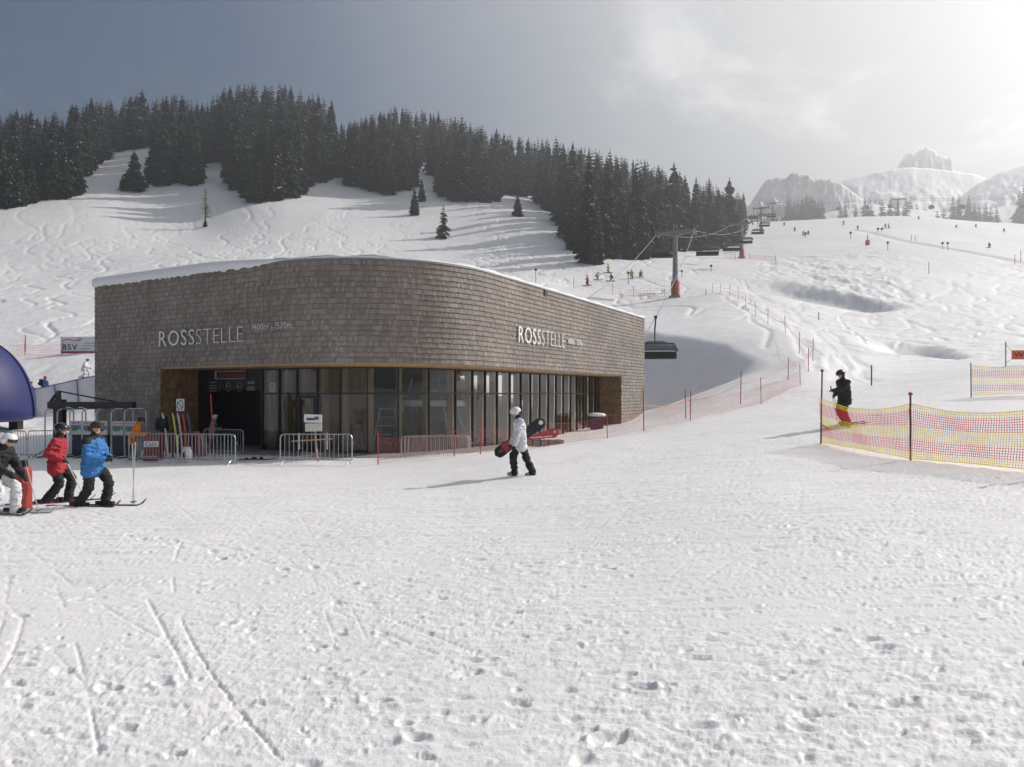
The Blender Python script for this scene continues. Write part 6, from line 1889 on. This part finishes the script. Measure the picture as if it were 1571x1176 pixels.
q.build('seam', BLUEL, t)
for a in range(6):
    an = a * 1.047 - .35; q = MB(); q.box((math.cos(an) * 2.7, math.sin(an) * 2.7, (zb_ - .2) / 2 + .02), (.5, .5, max(.2, zb_ + .1))); q.build('ballast', BLACK, t)
# red padded post by the left skiers
b = onground(36, 14.0); t = thing('padded_post', 'upright red padded mat post between the left skiers', 'padded post', b)
q = MB(); q.lathe([(.17, 0), (.185, .05), (.18, .8), (.165, .84), (.05, .85)], 6, sx=.9, sy=.9); q.build('padding', mat('red_padding', (.42, .06, .045), .6, var=.15, scale=3), t)
q = MB(); q.tube([(.0, 0, .8), (.02, 0, .98)], [.09, .06], 8); q.build('core', BLACK, t)

# banner behind the station
b = hit(96, 545); D = b.y; t = thing('advertising_banner', 'white banner with black letters BSV and red wave by the piste', 'banner', P(94, 544, D))
k_ = D / F; W_ = 62 * k_; Hh = 26 * k_
for x in (-.05, 48 * k_, W_ + .1):
    q = MB(); q.tube([(x, .04, -.5), (x, .04, Hh + .15)], .03, 6); q.build('post', BPOLE, t)
q = MB(); q.box((W_ / 2, 0, Hh / 2 + .1), (W_, .02, Hh)); pn = q.build('panel', mat('banner_white', (.66, .66, .68), .6, var=.04), t)
q = MB(); q.box((W_ / 2, -.016, .24), (W_, .006, Hh * .12)); q.build('stripe', mat('banner_red', (.40, .03, .05), .6), pn)
text_run('BSV', (.12, -.014, Hh * .30), (1, 0, 0), (0, 0, 1), 23 * k_, 8.5 * k_, BLACK, pn, .004, [.02] * 3, 'letter', .1)
q = MB(); q.tube([(.1, -.014, Hh * .85), (.6, -.014, Hh * .93), (1.1, -.014, Hh * .84), (1.6, -.014, Hh * .82), (1.95, -.014, Hh * .93), (1.7, -.014, Hh), (1.45, -.014, Hh * .95), (1.7, -.014, Hh * .88)], .035, 4); q.build('wave', MATS['banner_red'], pn)
q = MB()
for r_, (x0, x1) in enumerate(((35, 60), (32, 60), (28, 46))): q.box(((x0 + x1) / 2 * k_, -.014, Hh * (.62 - .16 * r_) + .1), ((x1 - x0) * k_, .004, .07))
q.build('print_line', GREYINK, pn)
# orange banner at the right edge, read from behind
b = onground(1543, 40); t = thing('slow_banner', 'orange banner with mirrored lettering at the right picture edge', 'banner', b)
k_ = 40 / F
q = MB(); q.tube([(0, 0, -.2), (0, 0, 38 * k_)], .03, 6); q.build('post', DARKPOLE, t)
z0 = P(1543, 551, 40).z - b.z; z1 = P(1543, 537, 40).z - b.z
q = MB(); q.box((36 * k_, 0, (z0 + z1) / 2), (54 * k_, .02, z1 - z0)); pn = q.build('panel', mat('banner_orange', (.80, .14, .05), .6, var=.05), t)
text_run('SLOW', (12 * k_, -.014, z0 + (z1 - z0) * .28), (1, 0, 0), (0, 0, 1), 44 * k_, (z1 - z0) * .5, BLACK, pn, .003, [.01] * 4, 'letter', .12, mirror=True)
q = MB(); q.tube([(0, 0, z1 + .3), (9 * k_, 0, z1)], .01, 4); q.tube([(0, 0, z0 - .2), (9 * k_, 0, z0)], .01, 4); q.build('cord', DARKPOLE, t)
q = MB(); q.tube([(64 * k_, 0, -.3), (64 * k_, 0, 38 * k_)], .03, 6); q.build('post', DARKPOLE, t)

# rescue sled on a pallet, waste bin in the niche
b = onground(833, 29.4); t = thing('rescue_sled', 'red rescue sled tilted on a grey pallet before the glass', 'sled', b, R(12))
q = MB(); q.prism([(-.95, 0, .42), (.75, 0, .50), (.95, 0, .70), (.92, 0, .98), (.7, 0, 1.05), (.2, 0, .85), (-.9, 0, .52)], (0, .5, 0)); q.build('hull', mat('sled_red', (.42, .035, .045), .35, var=.1), t)
q = MB(); q.box((-.1, -.006, .56), (1.3, .006, .06), Matrix.Rotation(-.06, 3, 'Y')); q.build('lettering', WHITE, t)
q = MB(); q.prism([(.72 + .09 * math.cos(j * .52), -.006, .86 + .09 * math.sin(j * .52)) for j in range(12)], (0, -.006, 0)); q.build('emblem', mat('pale_blue_paint', (.4, .5, .65), .5), t)
for j in range(5):
    q = MB(); q.box((-.9 + .48 * j, .25, .2), (.42, .8, .34)); q.build('pallet_block', mat('grey_wood', (.25, .22, .20), .8, var=.3), t)
t.scale = (.72, .72, .72)
b = onground(915, 42.6); t = thing('waste_bin', 'dark purple bin with snow on its lid standing in the niche', 'bin', b)
q = MB(); q.box((0, 0, .5), (.95, .7, 1.0), None, 0, 1.08); q.build('body', mat('purple_plastic', (.035, .02, .06), .5), t)
q = MB(); q.lathe([(.6, 0), (.68, .08), (.55, .22), (.2, .27)], 12, sx=1.1, sy=.75); q.build('snow_cover', ROOFSNOW, t, (0, 0, 1.0), smooth=True)
t.scale = (.8, .8, .78)

# ================================================================ HAZE (the air itself)
hz = MB(); hz.box((0, 380, 152), (2900, 1800, 346))
hm = bpy.data.materials.new('haze_air'); hm.use_nodes = True
hn = hm.node_tree.nodes; hn.remove(hn['Principled BSDF'])
pv = hn.new('ShaderNodeVolumePrincipled')
pv.inputs['Color'].default_value = (0.93, 0.95, 0.97, 1)
pv.inputs['Density'].default_value = 0.00102
pv.inputs['Anisotropy'].default_value = 0.62
hm.node_tree.links.new(pv.outputs[0], hn['Material Output'].inputs['Volume'])
ho = hz.build('haze', hm)
tag(ho, 'thin bright haze filling the valley air', 'haze', kind='stuff')
